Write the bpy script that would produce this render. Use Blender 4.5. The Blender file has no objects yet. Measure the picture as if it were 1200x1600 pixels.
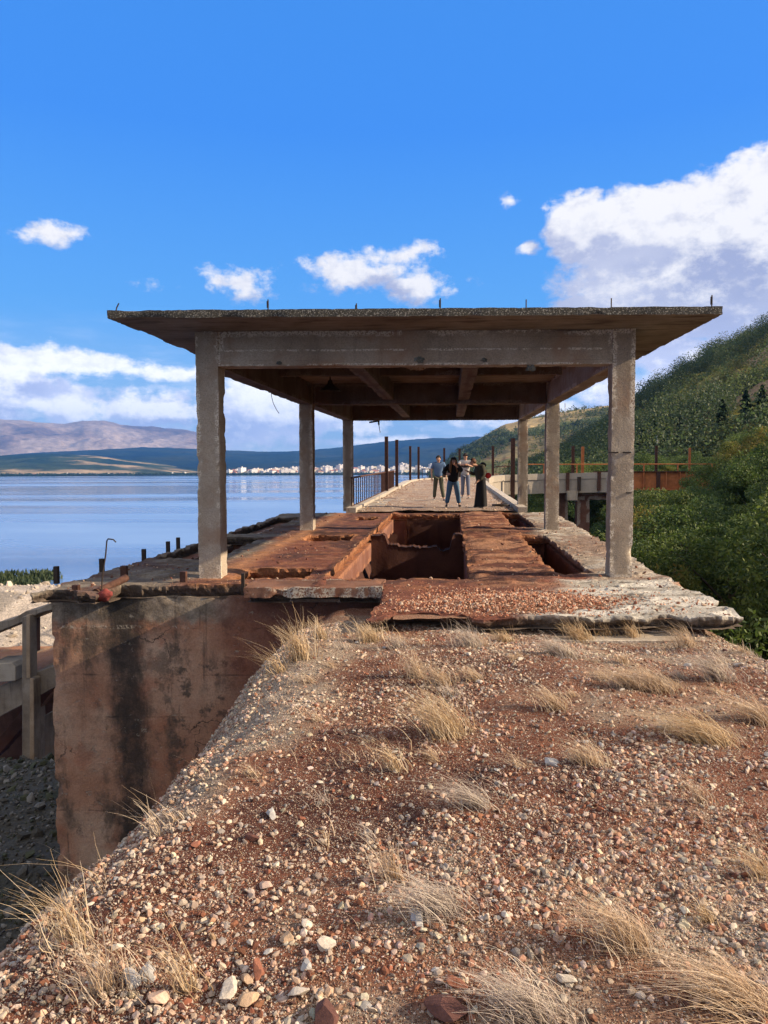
import bpy, math, random
import numpy as np
R = math.radians
random.seed(4)
rng = np.random.default_rng(4)

# ------------------------------------------------------------------ camera, sky, sun, exposure
YAW, PITCH, ROLL, SL, EYE, FPX = .0895, .0543, -.00266, .0156, 1.633, 1155.
scene = bpy.context.scene
col = scene.collection
cam_d = bpy.data.cameras.new("camera")
cam = bpy.data.objects.new("camera", cam_d)
col.objects.link(cam)
cam_d.sensor_fit = 'VERTICAL'
cam_d.sensor_height = 36
cam_d.lens = 36 * FPX / 1600
cam_d.clip_start = .05
cam_d.clip_end = 60000
from mathutils import Matrix, Vector
cam.matrix_world = Matrix.Translation((0, 0, EYE)) @ Matrix.Rotation(YAW, 4, 'Z') @ Matrix.Rotation(R(90) - PITCH, 4, 'X') @ Matrix.Rotation(ROLL, 4, 'Z')
scene.camera = cam
SUN_AZ, SUN_EL = R(91), R(25.3)          # azimuth from +Y towards +X
SKY_STRENGTH, SUN_STRENGTH = .10, 4.8
scene.view_settings.view_transform = 'Standard'
scene.view_settings.look = 'None'
scene.view_settings.exposure = 1.0
scene.view_settings.gamma = 1
scene.render.engine = 'CYCLES'
scene.cycles.use_denoising = True
scene.cycles.max_bounces = 8
scene.cycles.diffuse_bounces = 3
scene.cycles.volume_bounces = 0
scene.cycles.transparent_max_bounces = 8
scene.cycles.caustics_reflective = False
scene.cycles.caustics_refractive = False

sd = bpy.data.lights.new("sun", 'SUN')
sd.energy = SUN_STRENGTH
sd.angle = R(.53)
sd.color = (1, .80, .56)
sun = bpy.data.objects.new("sun", sd)
col.objects.link(sun)
sdir = Vector((math.sin(SUN_AZ) * math.cos(SUN_EL), math.cos(SUN_AZ) * math.cos(SUN_EL), math.sin(SUN_EL)))
sun.rotation_euler = sdir.to_track_quat('Z', 'Y').to_euler()
sun.location = (40, 10, 60)


def ray(px, py):                          # direction through a point of the photograph, used to survey where things stand
    a, b = px - 600, py - 800
    cr, sr = math.cos(ROLL), math.sin(ROLL)
    X = a * cr + b * sr; Y = -a * sr + b * cr
    x, zz = X / FPX, -Y / FPX
    cp, sp = math.cos(PITCH), math.sin(PITCH)
    y = cp + zz * sp; z = -sp + zz * cp
    cy, sy = math.cos(YAW), math.sin(YAW)
    return np.array([x * cy - y * sy, x * sy + y * cy, z])


def azel(px, py):
    r = ray(px, py)
    return math.atan2(r[0], r[1]), math.atan2(r[2], math.hypot(r[0], r[1]))


def atv(px, py, v):                       # world point at forward distance v
    r = ray(px, py); t = v / r[1]
    return r[0] * t, v, EYE + r[2] * t


def onz(px, py, z):
    r = ray(px, py); t = (z - EYE) / r[2]
    return r[0] * t, r[1] * t, z


# ------------------------------------------------------------------ node helpers
class NT:
    def __init__(s, tree):
        s.t = tree; s.n = tree.nodes; s.l = tree.links

    def node(s, typ, **kw):
        n = s.n.new(typ)
        for k, v in kw.items():
            setattr(n, k, v)
        return n

    def put(s, sock, v):
        if v is None: return
        if hasattr(v, 'is_output'): s.l.new(v, sock)
        elif isinstance(v, (tuple, list)) and sock.type == 'RGBA' and len(v) == 3: sock.default_value = (*v, 1)
        else: sock.default_value = v

    def math(s, op, a, b=None, c=None, clamp=False):
        n = s.node('ShaderNodeMath', operation=op, use_clamp=clamp)
        s.put(n.inputs[0], a); s.put(n.inputs[1], b)
        if c is not None: s.put(n.inputs[2], c)
        return n.outputs[0]

    def vec(s, op, a, b=None):
        n = s.node('ShaderNodeVectorMath', operation=op)
        s.put(n.inputs[0], a)
        if b is not None: s.put(n.inputs[1], b)
        return n.outputs['Value'] if op in ('LENGTH', 'DOT_PRODUCT', 'DISTANCE') else n.outputs[0]

    def comb(s, x, y, z=0.):
        n = s.node('ShaderNodeCombineXYZ')
        for i, v in enumerate((x, y, z)): s.put(n.inputs[i], v)
        return n.outputs[0]

    def sep(s, v):
        n = s.node('ShaderNodeSeparateXYZ'); s.put(n.inputs[0], v)
        return n.outputs

    def noise(s, vec, scale, detail=4, rough=.55, dist=0., color=False):
        n = s.node('ShaderNodeTexNoise')
        s.put(n.inputs['Vector'], vec); n.inputs['Scale'].default_value = scale
        n.inputs['Detail'].default_value = detail; n.inputs['Roughness'].default_value = rough
        n.inputs['Distortion'].default_value = dist
        return n.outputs['Color' if color else 'Fac']

    def voro(s, vec, scale, feature='F1', out='Distance'):
        n = s.node('ShaderNodeTexVoronoi', feature=feature)
        s.put(n.inputs['Vector'], vec); n.inputs['Scale'].default_value = scale
        return n.outputs[out]

    def ramp(s, fac, stops, interp='LINEAR'):
        n = s.node('ShaderNodeValToRGB'); cr = n.color_ramp; cr.interpolation = interp
        while len(cr.elements) < len(stops): cr.elements.new(.5)
        for e, (p, c) in zip(cr.elements, stops):
            e.position = p
            e.color = (c, c, c, 1) if isinstance(c, (int, float)) else (*c, 1)
        s.put(n.inputs[0], fac)
        return n.outputs[0]

    def mix(s, fac, a, b, mode='MIX'):
        n = s.node('ShaderNodeMix', data_type='RGBA', blend_type=mode)
        s.put(n.inputs[0], fac); s.put(n.inputs[6], a); s.put(n.inputs[7], b)
        return n.outputs[2]

    def sstep(s, v, a, b, lo=0., hi=1.):
        n = s.node('ShaderNodeMapRange', interpolation_type='SMOOTHSTEP')
        s.put(n.inputs[0], v)
        for i, x in enumerate((a, b, lo, hi)): n.inputs[i + 1].default_value = x
        return n.outputs[0]

    def bump(s, h, strength=.5, dist=.02, normal=None):
        n = s.node('ShaderNodeBump')
        n.inputs['Strength'].default_value = strength; n.inputs['Distance'].default_value = dist
        s.put(n.inputs['Height'], h); s.put(n.inputs['Normal'], normal)
        return n.outputs[0]

    def attr(s, name='Col'):
        return s.node('ShaderNodeAttribute', attribute_name=name).outputs['Color']

    def pos(s):
        return s.node('ShaderNodeNewGeometry').outputs['Position']

    def obj(s):
        return s.node('ShaderNodeTexCoord').outputs['Object']

    def scaled(s, v, k):
        return s.vec('MULTIPLY', v, k)


def new_mat(name):
    m = bpy.data.materials.new(name); m.use_nodes = True
    nt = NT(m.node_tree)
    b = m.node_tree.nodes['Principled BSDF']
    b.inputs['Roughness'].default_value = .9
    b.inputs['Specular IOR Level'].default_value = .25
    return m, nt, b


# ------------------------------------------------------------------ world: sky with clouds
world = bpy.data.worlds.new("World"); scene.world = world
world.use_nodes = True
wn = NT(world.node_tree)
bg = world.node_tree.nodes['Background']
bg.inputs['Strength'].default_value = SKY_STRENGTH
sky = wn.node('ShaderNodeTexSky', sky_type='NISHITA')
sky.sun_disc = False
sky.sun_elevation = SUN_EL
sky.sun_rotation = SUN_AZ
sky.air_density = 1.0; sky.dust_density = .4; sky.ozone_density = 2.2
hs = wn.node('ShaderNodeHueSaturation')
hs.inputs['Saturation'].default_value = 1.18
hs.inputs['Value'].default_value = .95
wn.l.new(sky.outputs[0], hs.inputs['Color'])
gen0 = wn.node('ShaderNodeTexCoord').outputs['Generated']
blue = wn.ramp(wn.math('ARCSINE', wn.sep(gen0)[2]), [(.0, (.72, .84, .97)), (.07, (.42, .66, .98)), (.2, (.11, .43, .98)), (.42, (.045, .29, .96)), (.58, (.05, .29, .9)), (.72, (.86, .80, .74))])  # pale warm top stop: unseen overhead cloud added to warm shaded sides
blue = wn.vec('MULTIPLY', blue, (4.9, 5.1, 5.3))
skycol = wn.mix(.85, hs.outputs[0], blue)

# clouds: (x, y, half width, half height, weight) surveyed on the photograph, kept as directions on the sky
CL = [(1205, 378, 175, 112, 2.4), (1025, 362, 125, 58, 2.2), (905, 352, 52, 48, 1.7), (1110, 430, 200, 95, 2.4), (965, 474, 95, 32, 1.6), (1345, 400, 190, 150, 2.4),
      (560, 425, 100, 30, .78), (655, 452, 72, 28, .82), (622, 402, 60, 21, .66), (385, 440, 72, 28, .62), (248, 438, 50, 14, .45), (92, 362, 62, 16, .45),
      (820, 387, 32, 13, .7), (795, 311, 26, 12, .62), (852, 318, 14, 8, .5), (908, 297, 18, 11, .6),
      (60, 563, 165, 22, 1.1), (60, 628, 190, 38, .85), (240, 635, 115, 38, .85), (415, 640, 130, 58, 1.25), (560, 665, 110, 18, .6), (290, 580, 160, 16, .7), (20, 590, 130, 16, .8), (-200, 600, 260, 80, 1.6),
      (1090, 555, 110, 36, 1.2), (1010, 615, 120, 34, 1.1), (1250, 520, 160, 60, 1.6), (620, 690, 200, 13, .7), (840, 650, 150, 24, 1.0)]
grp = bpy.data.node_groups.new("cloud_field", 'ShaderNodeTree')
grp.interface.new_socket("P", in_out='INPUT', socket_type='NodeSocketVector')
grp.interface.new_socket("F", in_out='OUTPUT', socket_type='NodeSocketFloat')
grp.interface.new_socket("S", in_out='OUTPUT', socket_type='NodeSocketFloat')
g = NT(grp)
gi = g.node('NodeGroupInput'); go = g.node('NodeGroupOutput')
P = gi.outputs[0]
warp = g.vec('MULTIPLY', g.vec('SUBTRACT', g.noise(P, 9, 2, .5, color=True), (.5, .5, .5)), (.03, .03, 0))
Pw = g.vec('ADD', P, warp)
f = None
for (x, y, a, b, w) in CL:
    A, Ev = azel(x, y)
    q = g.vec('MULTIPLY', g.vec('SUBTRACT', Pw, (A, Ev, 0)), (FPX / a * .95, FPX / b * .95, 0))
    e = g.math('MULTIPLY', g.math('SUBTRACT', 1.12, g.vec('LENGTH', q)), w)
    f = e if f is None else g.math('MAXIMUM', f, e)
fS = g.math('MINIMUM', f, 2.0)
f = g.math('MINIMUM', f, 1.1)
n1 = g.noise(g.scaled(P, (1, 1.35, 1)), 17, 9, .62)
n2 = g.noise(g.scaled(P, (1, 1.6, 1)), 46, 5, .6)
ff = g.math('ADD', f, g.math('MULTIPLY', g.math('SUBTRACT', n1, .55), 2.2))
ff = g.math('ADD', ff, g.math('MULTIPLY', g.math('SUBTRACT', n2, .5), .5))
g.l.new(ff, go.inputs[0])
n3 = g.noise(g.scaled(P, (1, 1.3, 1)), 15, 6, .6)
g.l.new(g.math('ADD', fS, g.math('MULTIPLY', g.math('SUBTRACT', n3, .5), 2.6)), go.inputs[1])

gen = wn.node('ShaderNodeTexCoord').outputs['Generated']
sx, sy_, sz = wn.sep(gen)
az = wn.math('ARCTAN2', sx, sy_)
el = wn.math('ARCSINE', sz)
Pp = wn.comb(az, el, 0.)


def field(vec):
    n = wn.node('ShaderNodeGroup'); n.node_tree = grp
    wn.put(n.inputs[0], vec)
    return n.outputs


F0, S0 = field(Pp)[:2]
F1, S1 = field(wn.vec('ADD', Pp, (.020, .036, 0)))[:2]
over = wn.math('MULTIPLY', wn.sstep(sy_, -.05, -.35), wn.sstep(wn.noise(gen, 2.2, 5, .6), .3, .5))  # unseen bright cloud behind the camera, added to lift shaded front faces
skycol = wn.mix(wn.math('MULTIPLY', over, .9), skycol, (4.6, 4.2, 3.75))
mask = wn.sstep(F0, .0, .5)
lit = wn.sstep(wn.math('ADD', wn.math('SUBTRACT', S0, S1), wn.math('MULTIPLY', wn.math('SUBTRACT', F0, F1), .22)), -.4, .75)
lit = wn.math('MAXIMUM', lit, wn.sstep(F0, .45, .0, 0, .4))
lit = wn.math('ADD', lit, wn.math('MULTIPLY', wn.math('SUBTRACT', wn.noise(wn.scaled(Pp, (1, 1.5, 1)), 26, 7, .68), .52), 2.6))
lit = wn.math('ADD', lit, 0., clamp=True)
grey = wn.noise(wn.scaled(Pp, (1, 2, 1)), 7, 3, .5)
shade = wn.mix(wn.sstep(grey, .3, .7), (2.3, 2.5, 3.6), (3.5, 3.6, 4.4))
lowb = wn.sstep(el, .22, .1, 1., 1.45)
ccol = wn.vec('SCALE', wn.mix(lit, shade, (5.6, 5.45, 5.4)), None)
ccol.node.inputs['Scale'].default_value = 1.
wn.l.new(lowb, ccol.node.inputs['Scale'])
# thin veil low over the horizon
veil = wn.noise(wn.scaled(Pp, (1, 5.5, 1)), 5.5, 6, .6)
vm = wn.math('MULTIPLY', wn.sstep(veil, .46, .66), wn.sstep(el, .22, .05, 0, .6))
sk2 = wn.mix(vm, skycol, (5.2, 5.8, 6.8))
full = wn.mix(mask, sk2, ccol)
below = wn.sstep(el, -.03, -.005)
full = wn.mix(below, (2, 2.3, 2.6), full)
wn.l.new(full, bg.inputs['Color'])

# ------------------------------------------------------------------ numpy noise


def _h(ix, iy, iz, seed):
    n = (ix * 374761393 + iy * 668265263 + iz * 2147483647 + seed * 974634777) & 0xffffffff
    n = ((n ^ (n >> 13)) * 1274126177) & 0xffffffff
    n = ((n ^ (n >> 15)) * 2246822519) & 0xffffffff
    return ((n ^ (n >> 16)) & 0xffff) / 65535.


def vn(Pt, seed=0):
    Pt = np.asarray(Pt, float)
    i = np.floor(Pt).astype(np.int64); fr = Pt - i
    u = fr * fr * (3 - 2 * fr)
    out = 0
    for dx in (0, 1):
        wx = u[..., 0] if dx else 1 - u[..., 0]
        for dy in (0, 1):
            wy = u[..., 1] if dy else 1 - u[..., 1]
            for dz in (0, 1):
                wz = u[..., 2] if dz else 1 - u[..., 2]
                out = out + wx * wy * wz * _h(i[..., 0] + dx, i[..., 1] + dy, i[..., 2] + dz, seed)
    return out * 2 - 1


def fbm(Pt, f, octv=4, seed=0, gain=.5):
    Pt = np.asarray(Pt, float)
    a, o, t = 1., 0., 0.
    for k in range(octv):
        o = o + a * vn(Pt * f, seed + k * 7); t += a
        a *= gain; f *= 2.03
    return o / t


def fb2(x, y, f, octv=4, seed=0, gain=.5):
    return fbm(np.stack([x, y, np.zeros_like(x)], -1), f, octv, seed, gain)


def sm(x, a, b):
    t = np.clip((x - a) / (b - a), 0, 1)
    return t * t * (3 - 2 * t)


# ------------------------------------------------------------------ object helpers
def tag(o, label=None, cat=None, group=None, kind=None):
    if label: o['label'] = label
    if cat: o['category'] = cat
    if group: o['group'] = group
    if kind: o['kind'] = kind
    return o


def empty(name, loc, label, cat, group=None):
    o = bpy.data.objects.new(name, None); col.objects.link(o)
    o.location = loc; o.empty_display_size = .2
    return tag(o, label, cat, group)


def meshdata(name, V, F, C=None, smooth=False):
    me = bpy.data.meshes.new(name)
    V = np.asarray(V, np.float32)
    if isinstance(F, np.ndarray):
        F = [F]
    if len(F) and isinstance(F[0], np.ndarray) and F[0].ndim == 2:
        loops = np.concatenate([a.ravel() for a in F]).astype(np.int32)
        tot = np.concatenate([np.full(len(a), a.shape[1], np.int32) for a in F])
    else:
        loops = np.array([i for q in F for i in q], np.int32)
        tot = np.array([len(q) for q in F], np.int32)
    st = np.concatenate([[0], np.cumsum(tot)[:-1]]).astype(np.int32)
    me.vertices.add(len(V)); me.vertices.foreach_set('co', V.ravel())
    me.loops.add(len(loops)); me.loops.foreach_set('vertex_index', loops)
    me.polygons.add(len(tot)); me.polygons.foreach_set('loop_start', st); me.polygons.foreach_set('loop_total', tot)
    me.polygons.foreach_set('use_smooth', np.full(len(tot), smooth))
    me.update(calc_edges=True)
    if C is not None:
        a = me.attributes.new('Col', 'FLOAT_COLOR', 'POINT')
        c4 = np.ones((len(V), 4), np.float32); c4[:, :3] = C
        a.data.foreach_set('color', c4.ravel())
    return me


def mob(name, V, F, mat, parent=None, C=None, smooth=False, loc=None):
    V = np.asarray(V, float)
    if loc is None:
        if parent is not None:
            loc = (0, 0, 0)
            base = np.array(parent.matrix_world.translation) if False else world_loc(parent)
        else:
            base = np.array([(V[:, 0].min() + V[:, 0].max()) / 2, (V[:, 1].min() + V[:, 1].max()) / 2, V[:, 2].min()])
            loc = base
    else:
        base = np.array(loc)
    me = meshdata(name, V - base, F, C, smooth)
    if mat: me.materials.append(mat)
    o = bpy.data.objects.new(name, me); col.objects.link(o)
    o.location = loc
    if parent is not None: o.parent = parent
    return o


def world_loc(o):
    p = np.zeros(3)
    while o is not None:
        p = p + np.array(o.location); o = o.parent
    return p


class MB:                                  # collects pieces that make ONE part
    def __init__(s): s.V = []; s.Q = []; s.T = []; s.C = []; s.n = 0

    def add(s, V, F, C=None):
        V = np.asarray(V, float)
        for a in (F if isinstance(F, (list, tuple)) else [F]):
            a = np.asarray(a)
            (s.Q if a.shape[1] == 4 else s.T).append(a + s.n)
        s.V.append(V); s.n += len(V)
        if C is not None: s.C.append(np.broadcast_to(np.asarray(C, float), V.shape))
        return s

    def box(s, a, b, C=None):
        (x0, y0, z0), (x1, y1, z1) = a, b
        V = [(x, y, z) for x in (x0, x1) for y in (y0, y1) for z in (z0, z1)]
        return s.add(V, np.array([(0, 1, 3, 2), (4, 6, 7, 5), (0, 4, 5, 1), (2, 3, 7, 6), (0, 2, 6, 4), (1, 5, 7, 3)]), C)

    def tube(s, pts, rad, n=8, C=None, cap=True):
        pts = np.asarray(pts, float)
        rad = np.broadcast_to(rad, (len(pts),))
        V = []; F = []; up = None
        for i, p in enumerate(pts):
            d = pts[min(i + 1, len(pts) - 1)] - pts[max(i - 1, 0)]
            d /= np.linalg.norm(d) + 1e-9
            if up is None: up = np.array([0, 0, 1.]) if abs(d[2]) < .9 else np.array([1., 0, 0])
            a = np.cross(d, up); a /= np.linalg.norm(a) + 1e-9
            b = np.cross(a, d); up = b
            for k in range(n):
                t = 2 * math.pi * k / n
                V.append(p + rad[i] * (math.cos(t) * a + math.sin(t) * b))
        for i in range(len(pts) - 1):
            for k in range(n):
                F.append((i * n + k, i * n + (k + 1) % n, (i + 1) * n + (k + 1) % n, (i + 1) * n + k))
        s.add(V, np.array(F), C)
        if cap:
            s.V.append(pts[[0, -1]]); c = s.n; s.n += 2
            if C is not None: s.C.append(np.broadcast_to(np.asarray(C, float), (2, 3)))
            o = c - len(V)
            e = c - n
            s.T.append(np.array([(c, o + (k + 1) % n, o + k) for k in range(n)] + [(c + 1, e + k, e + (k + 1) % n) for k in range(n)]))
        return s

    def build(s, name, mat, parent=None, smooth=False, loc=None):
        F = []
        if s.Q: F.append(np.concatenate(s.Q))
        if s.T: F.append(np.concatenate(s.T))
        return mob(name, np.concatenate(s.V), F, mat, parent, np.concatenate(s.C) if s.C else None, smooth, loc)


SHEAR = .076                                # the cross lines of the structure are not quite square to its length


def shv(px, v):
    return v + SHEAR * (ray(px, 700)[0] / ray(px, 700)[1] * v + .55)


def slope(V):
    V = np.array(V, float); V[:, 1] += SHEAR * (V[:, 0] + .55); V[:, 2] += SL * V[:, 1]
    return V


def rbox_geo(a, b, cell=.06, amp=.006, edge=.03, seed=0, ew=.05):
    """a cast block: a fine grid on each face, worn surface and chipped arrises (displacement depends on place only, so faces meet)"""
    a = np.array(a, float); b = np.array(b, float); S = b - a
    n = np.maximum(1, np.minimum(400, np.round(S / cell))).astype(int)
    Vs, Fs, off = [], [], 0
    for ax in range(3):
        i, j = [k for k in range(3) if k != ax]
        for side in (0, 1):
            U, W = np.meshgrid(np.linspace(a[i], b[i], n[i] + 1), np.linspace(a[j], b[j], n[j] + 1), indexing='ij')
            V = np.zeros(U.shape + (3,)); V[..., i] = U; V[..., j] = W; V[..., ax] = b[ax] if side else a[ax]
            idx = np.arange(U.size).reshape(U.shape) + off
            q = np.stack([idx[:-1, :-1], idx[1:, :-1], idx[1:, 1:], idx[:-1, 1:]], -1).reshape(-1, 4)
            flip = (side == 1) ^ (ax == 1)
            Vs.append(V.reshape(-1, 3)); Fs.append(q if flip else q[:, ::-1]); off += U.size
    V = np.concatenate(Vs); F = np.concatenate(Fs)
    d = np.minimum(V - a, b - V)                       # distance to each pair of faces
    ds = np.sort(d, axis=1)[:, 1]                      # 0 on an arris
    c = (a + b) / 2
    nrm = np.sign(V - c) * (d < 1e-6)
    chip = np.clip(vn(V * 3.3, seed + 3) * 1.1 + vn(V * 11, seed + 5) * .5 - .28, 0, 1) * edge * 1.5 + np.clip(vn(V * 37, seed + 6), 0, 1) * .007
    spk = np.clip(vn(V * 2.1, seed + 8) * .5 + vn(V * 19, seed + 5) * .4 + .25, 0, 1)
    wgt = np.clip(1 - ds / ew, 0, 1)
    V2 = V - nrm * (chip * wgt)[:, None] + nrm * (fbm(V, 4, 3, seed) * amp)[:, None]
    return V2, F, wgt * spk


def rblock(name, a, b, mat, parent, cell=.06, amp=.006, edge=.03, seed=0, ew=.05, loc=None):
    V, F, w = rbox_geo(a, b, cell, amp, edge, seed, ew)
    C = np.stack([w, w, w], -1)
    return mob(name, slope(V), F, mat, parent, C, smooth=True, loc=loc)


# ------------------------------------------------------------------ materials
def concrete_mat(name, c_dark, c_mid, c_light, rust=None, chipcol=(.42, .37, .31), sc=1., grime=.5, bumpd=.012):
    m, t, b = new_mat(name)
    p = t.pos()
    big = t.noise(p, 1.1 * sc, 5, .6)
    c = t.ramp(big, [(.3, c_dark), (.5, c_mid), (.72, c_light)])
    streak = t.noise(t.scaled(p, (1, 1, .12)), 5 * sc, 5, .65)
    c = t.mix(t.sstep(streak, .5, .75, 0, grime), c, tuple(x * .35 for x in c_dark))
    fine = t.noise(p, 60, 4, .7)
    c = t.mix(.55, c, t.ramp(fine, [(.3, .45), (.7, 1.45)]), 'MULTIPLY')
    if rust:
        rn = t.noise(p, .9, 5, .65)
        c = t.mix(t.sstep(rn, .48, .66, 0, .85), c, rust)
    brd = t.sstep(t.math('ABSOLUTE', t.math('SUBTRACT', t.math('FRACT', t.math('MULTIPLY', t.math('ADD', t.sep(p)[2], t.math('MULTIPLY', t.noise(p, 1.5, 2), .03)), 6.3)), .5)), .47, .5)
    brd = t.math('MULTIPLY', brd, t.sstep(t.noise(p, 3, 4, .6), .45, .6))
    c = t.mix(t.math('MULTIPLY', brd, .45), c, tuple(x * .5 for x in c_dark))
    a = t.attr()
    cs = t.noise(p, 48, 3, .6)
    c = t.mix(t.math('MULTIPLY', t.sstep(a, .04, .22), t.sstep(cs, .44, .52)), c, chipcol)
    pit = t.sstep(t.voro(p, 26), .05, .22)
    pm = t.sstep(t.noise(p, 3.2, 3), .5, .62)
    pitm = t.math('MAXIMUM', pit, t.math('SUBTRACT', 1, pm))
    c = t.mix(t.math('SUBTRACT', 1, pitm), c, tuple(x * .45 for x in c_mid))
    t.l.new(c, b.inputs['Base Color'])
    h = t.math('ADD', t.math('MULTIPLY', t.noise(p, 18, 6, .7), 1.), t.math('MULTIPLY', pitm, .6))
    h = t.math('ADD', h, t.math('MULTIPLY', t.noise(p, 90, 3, .6), .25))
    t.l.new(t.bump(h, .8, bumpd), b.inputs['Normal'])
    return m


M_CONC = concrete_mat('weathered_concrete', (.22, .175, .135), (.34, .28, .22), (.44, .385, .32), rust=(.29, .19, .13), grime=.4, chipcol=(.6, .53, .44))
M_CEIL = concrete_mat('ceiling_concrete', chipcol=(.2, .16, .13), c_dark=(.08, .055, .04), c_mid=(.13, .09, .068), c_light=(.19, .14, .11), rust=(.12, .06, .035), grime=.5)  # darker brown tone for beams and ribs below the roof
M_EDGE = concrete_mat('lichen_concrete', (.07, .075, .07), (.15, .15, .13), (.34, .33, .29), grime=.8, sc=4)
M_RUSTC = concrete_mat('rusty_concrete', (.1, .05, .035), (.19, .095, .065), (.27, .15, .105), rust=(.16, .06, .035), grime=.5)
M_SHADEPIT = concrete_mat('shaded_hopper_concrete', (.05, .02, .016), (.085, .036, .026), (.13, .06, .042), rust=(.07, .028, .02), grime=.5, bumpd=.01, chipcol=(.2, .1, .06))  # darker copy of the hopper concrete, shade of the depths in its colour
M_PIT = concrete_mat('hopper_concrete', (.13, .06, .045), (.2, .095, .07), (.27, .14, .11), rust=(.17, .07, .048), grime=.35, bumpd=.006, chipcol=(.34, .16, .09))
M_PALE = concrete_mat('pale_concrete', (.24, .2, .155), (.39, .335, .27), (.5, .445, .37), rust=None, grime=.7)

# painted-in colour comes from a point attribute (kinds of ground and crust), fine grain from nodes
def attr_mat(name, grain=70, gl=(.55, 1.5), bumpd=.012, peb=0., rough=.95, g2=9):
    m, t, b = new_mat(name)
    p = t.pos(); c = t.attr()
    c = t.mix(.8, c, t.ramp(t.noise(p, grain, 5, .7), [(.32, gl[0]), (.68, gl[1])]), 'MULTIPLY')
    c = t.mix(.6, c, t.ramp(t.noise(p, g2, 5, .7), [(.32, .6), (.68, 1.4)]), 'MULTIPLY')
    h = t.noise(p, grain * .5, 6, .75)
    if peb:
        v = t.voro(p, peb); vc = t.voro(p, peb, out='Color')
        cr, cg, cb = t.sep(vc)
        pc = t.ramp(cr, [(0, (.10, .035, .02)), (.35, (.2, .085, .05)), (.6, (.36, .2, .13)), (.8, (.5, .38, .28)), (1, (.58, .52, .45))])
        on = t.math('MULTIPLY', t.sstep(v, .62, .42), t.sstep(cg, .35, .4))
        c = t.mix(t.math('MULTIPLY', on, .8), c, pc)
        h = t.math('ADD', h, t.math('MULTIPLY', t.math('MULTIPLY', on, t.sstep(v, .6, .1)), .9))
    t.l.new(c, b.inputs['Base Color'])
    b.inputs['Roughness'].default_value = rough
    t.l.new(t.bump(h, .9, bumpd), b.inputs['Normal'])
    return m


M_GROUND = attr_mat('gravel_soil', 80, gl=(.4, 1.7), bumpd=.018, peb=125, g2=22)
M_DECK = attr_mat('deck_crust', 38, bumpd=.02)
M_STONE = attr_mat('stone', 120, (.8, 1.2), .004, g2=25)
M_LAND = attr_mat('land', 1.5, (.6, 1.4), .1, g2=.3)


def plain(name, c, rough=.8, var=.35, sc=20, metal=0., bumpd=.004):
    m, t, b = new_mat(name)
    p = t.obj()
    cc = t.mix(1., c, t.ramp(t.noise(p, sc, 5, .65), [(.3, 1 - var), (.7, 1 + var)]), 'MULTIPLY')
    t.l.new(cc, b.inputs['Base Color']); b.inputs['Roughness'].default_value = rough
    b.inputs['Metallic'].default_value = metal
    t.l.new(t.bump(t.noise(p, sc * 3, 4, .7), .5, bumpd), b.inputs['Normal'])
    return m


M_STEEL = plain('rusted_steel', (.075, .035, .025), .75, .5, 14)
M_BAR = plain('dark_rebar', (.04, .028, .022), .7, .4, 30)
M_ORANGE = plain('orange_rust_steel', (.42, .15, .055), .8, .35, 2.2, bumpd=.01)
M_RAG = plain('faded_red_rag', (.2, .045, .04), .95, .4, 18, bumpd=.01)

# ------------------------------------------------------------------ gravel ground (the embankment the camera stands on)
LE, RE = -1.55, 2.86


def ground_h(x, y):
    w = -.14 + fb2(x, y, .55, 3, 11) * .09 + fb2(x, y, 2.6, 3, 12) * .03 + fb2(x, y, 9, 2, 13) * .01
    w = w - .06 * sm(y, 6.8, 7.6)
    w = w + .10 * np.exp(-((x - 1.0) / 1.6) ** 2) * sm(y, 1, 3) * (1 - sm(y, 6, 7.4))
    le = LE + fb2(x * 0, y, .8, 3, 21) * .14 + fb2(x * 0, y, 4, 3, 22) * .05 - .75 * sm(y, 2.9, 1.2)
    re = RE + fb2(x * 0, y, .9, 3, 23) * .12 + .3 * (1 - sm(y, 2, 5))
    d = np.maximum(np.maximum(le - x, x - re), 0)
    s = .28
    drop = np.where(d < s, d * d / (2 * s) * 1.5, (d - s / 2) * 1.5)
    # soften the brow
    ein = np.minimum(x - le, re - x)
    w = w - .10 * np.clip(1 - ein / .35, 0, 1) ** 2
    back = np.maximum(y - 9.2, 0) * 1.2
    return np.maximum(w - drop - back + SL * y, -6.5)


xs = np.arange(-8, 9.01, .05); ys = np.arange(-2.5, 9.6, .05)
X, Y = np.meshgrid(xs, ys, indexing='ij')
Z = ground_h(X, Y)
SOILS = np.array([(.062, .021, .015), (.12, .042, .025), (.19, .078, .045), (.245, .165, .115), (.32, .26, .2)])


def soil_col(x, y):
    n = .56 + .95 * fb2(x, y, .75, 4, 31) + .45 * fb2(x, y, 5, 4, 32)
    n = n - .6 * np.exp(-(((x + .65) / .55) ** 2 + ((y - 3.75) / .75) ** 2))        # the dark iron-red patch
    n = np.clip(n, 0, .999) * (len(SOILS) - 1)
    i = np.floor(n).astype(int); fr = (n - i)[..., None]
    return SOILS[i] * (1 - fr) + SOILS[np.minimum(i + 1, len(SOILS) - 1)] * fr


def grid_faces(nx, ny, mask=None):
    idx = np.arange(nx * ny).reshape(nx, ny)
    q = np.stack([idx[:-1, :-1], idx[1:, :-1], idx[1:, 1:], idx[:-1, 1:]], -1)
    return q.reshape(-1, 4) if mask is None else q[mask]


g_ = mob('gravel_ground', np.stack([X, Y, Z], -1).reshape(-1, 3), grid_faces(*X.shape), M_GROUND, C=soil_col(X, Y).reshape(-1, 3), smooth=True)
tag(g_, kind='structure')

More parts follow.
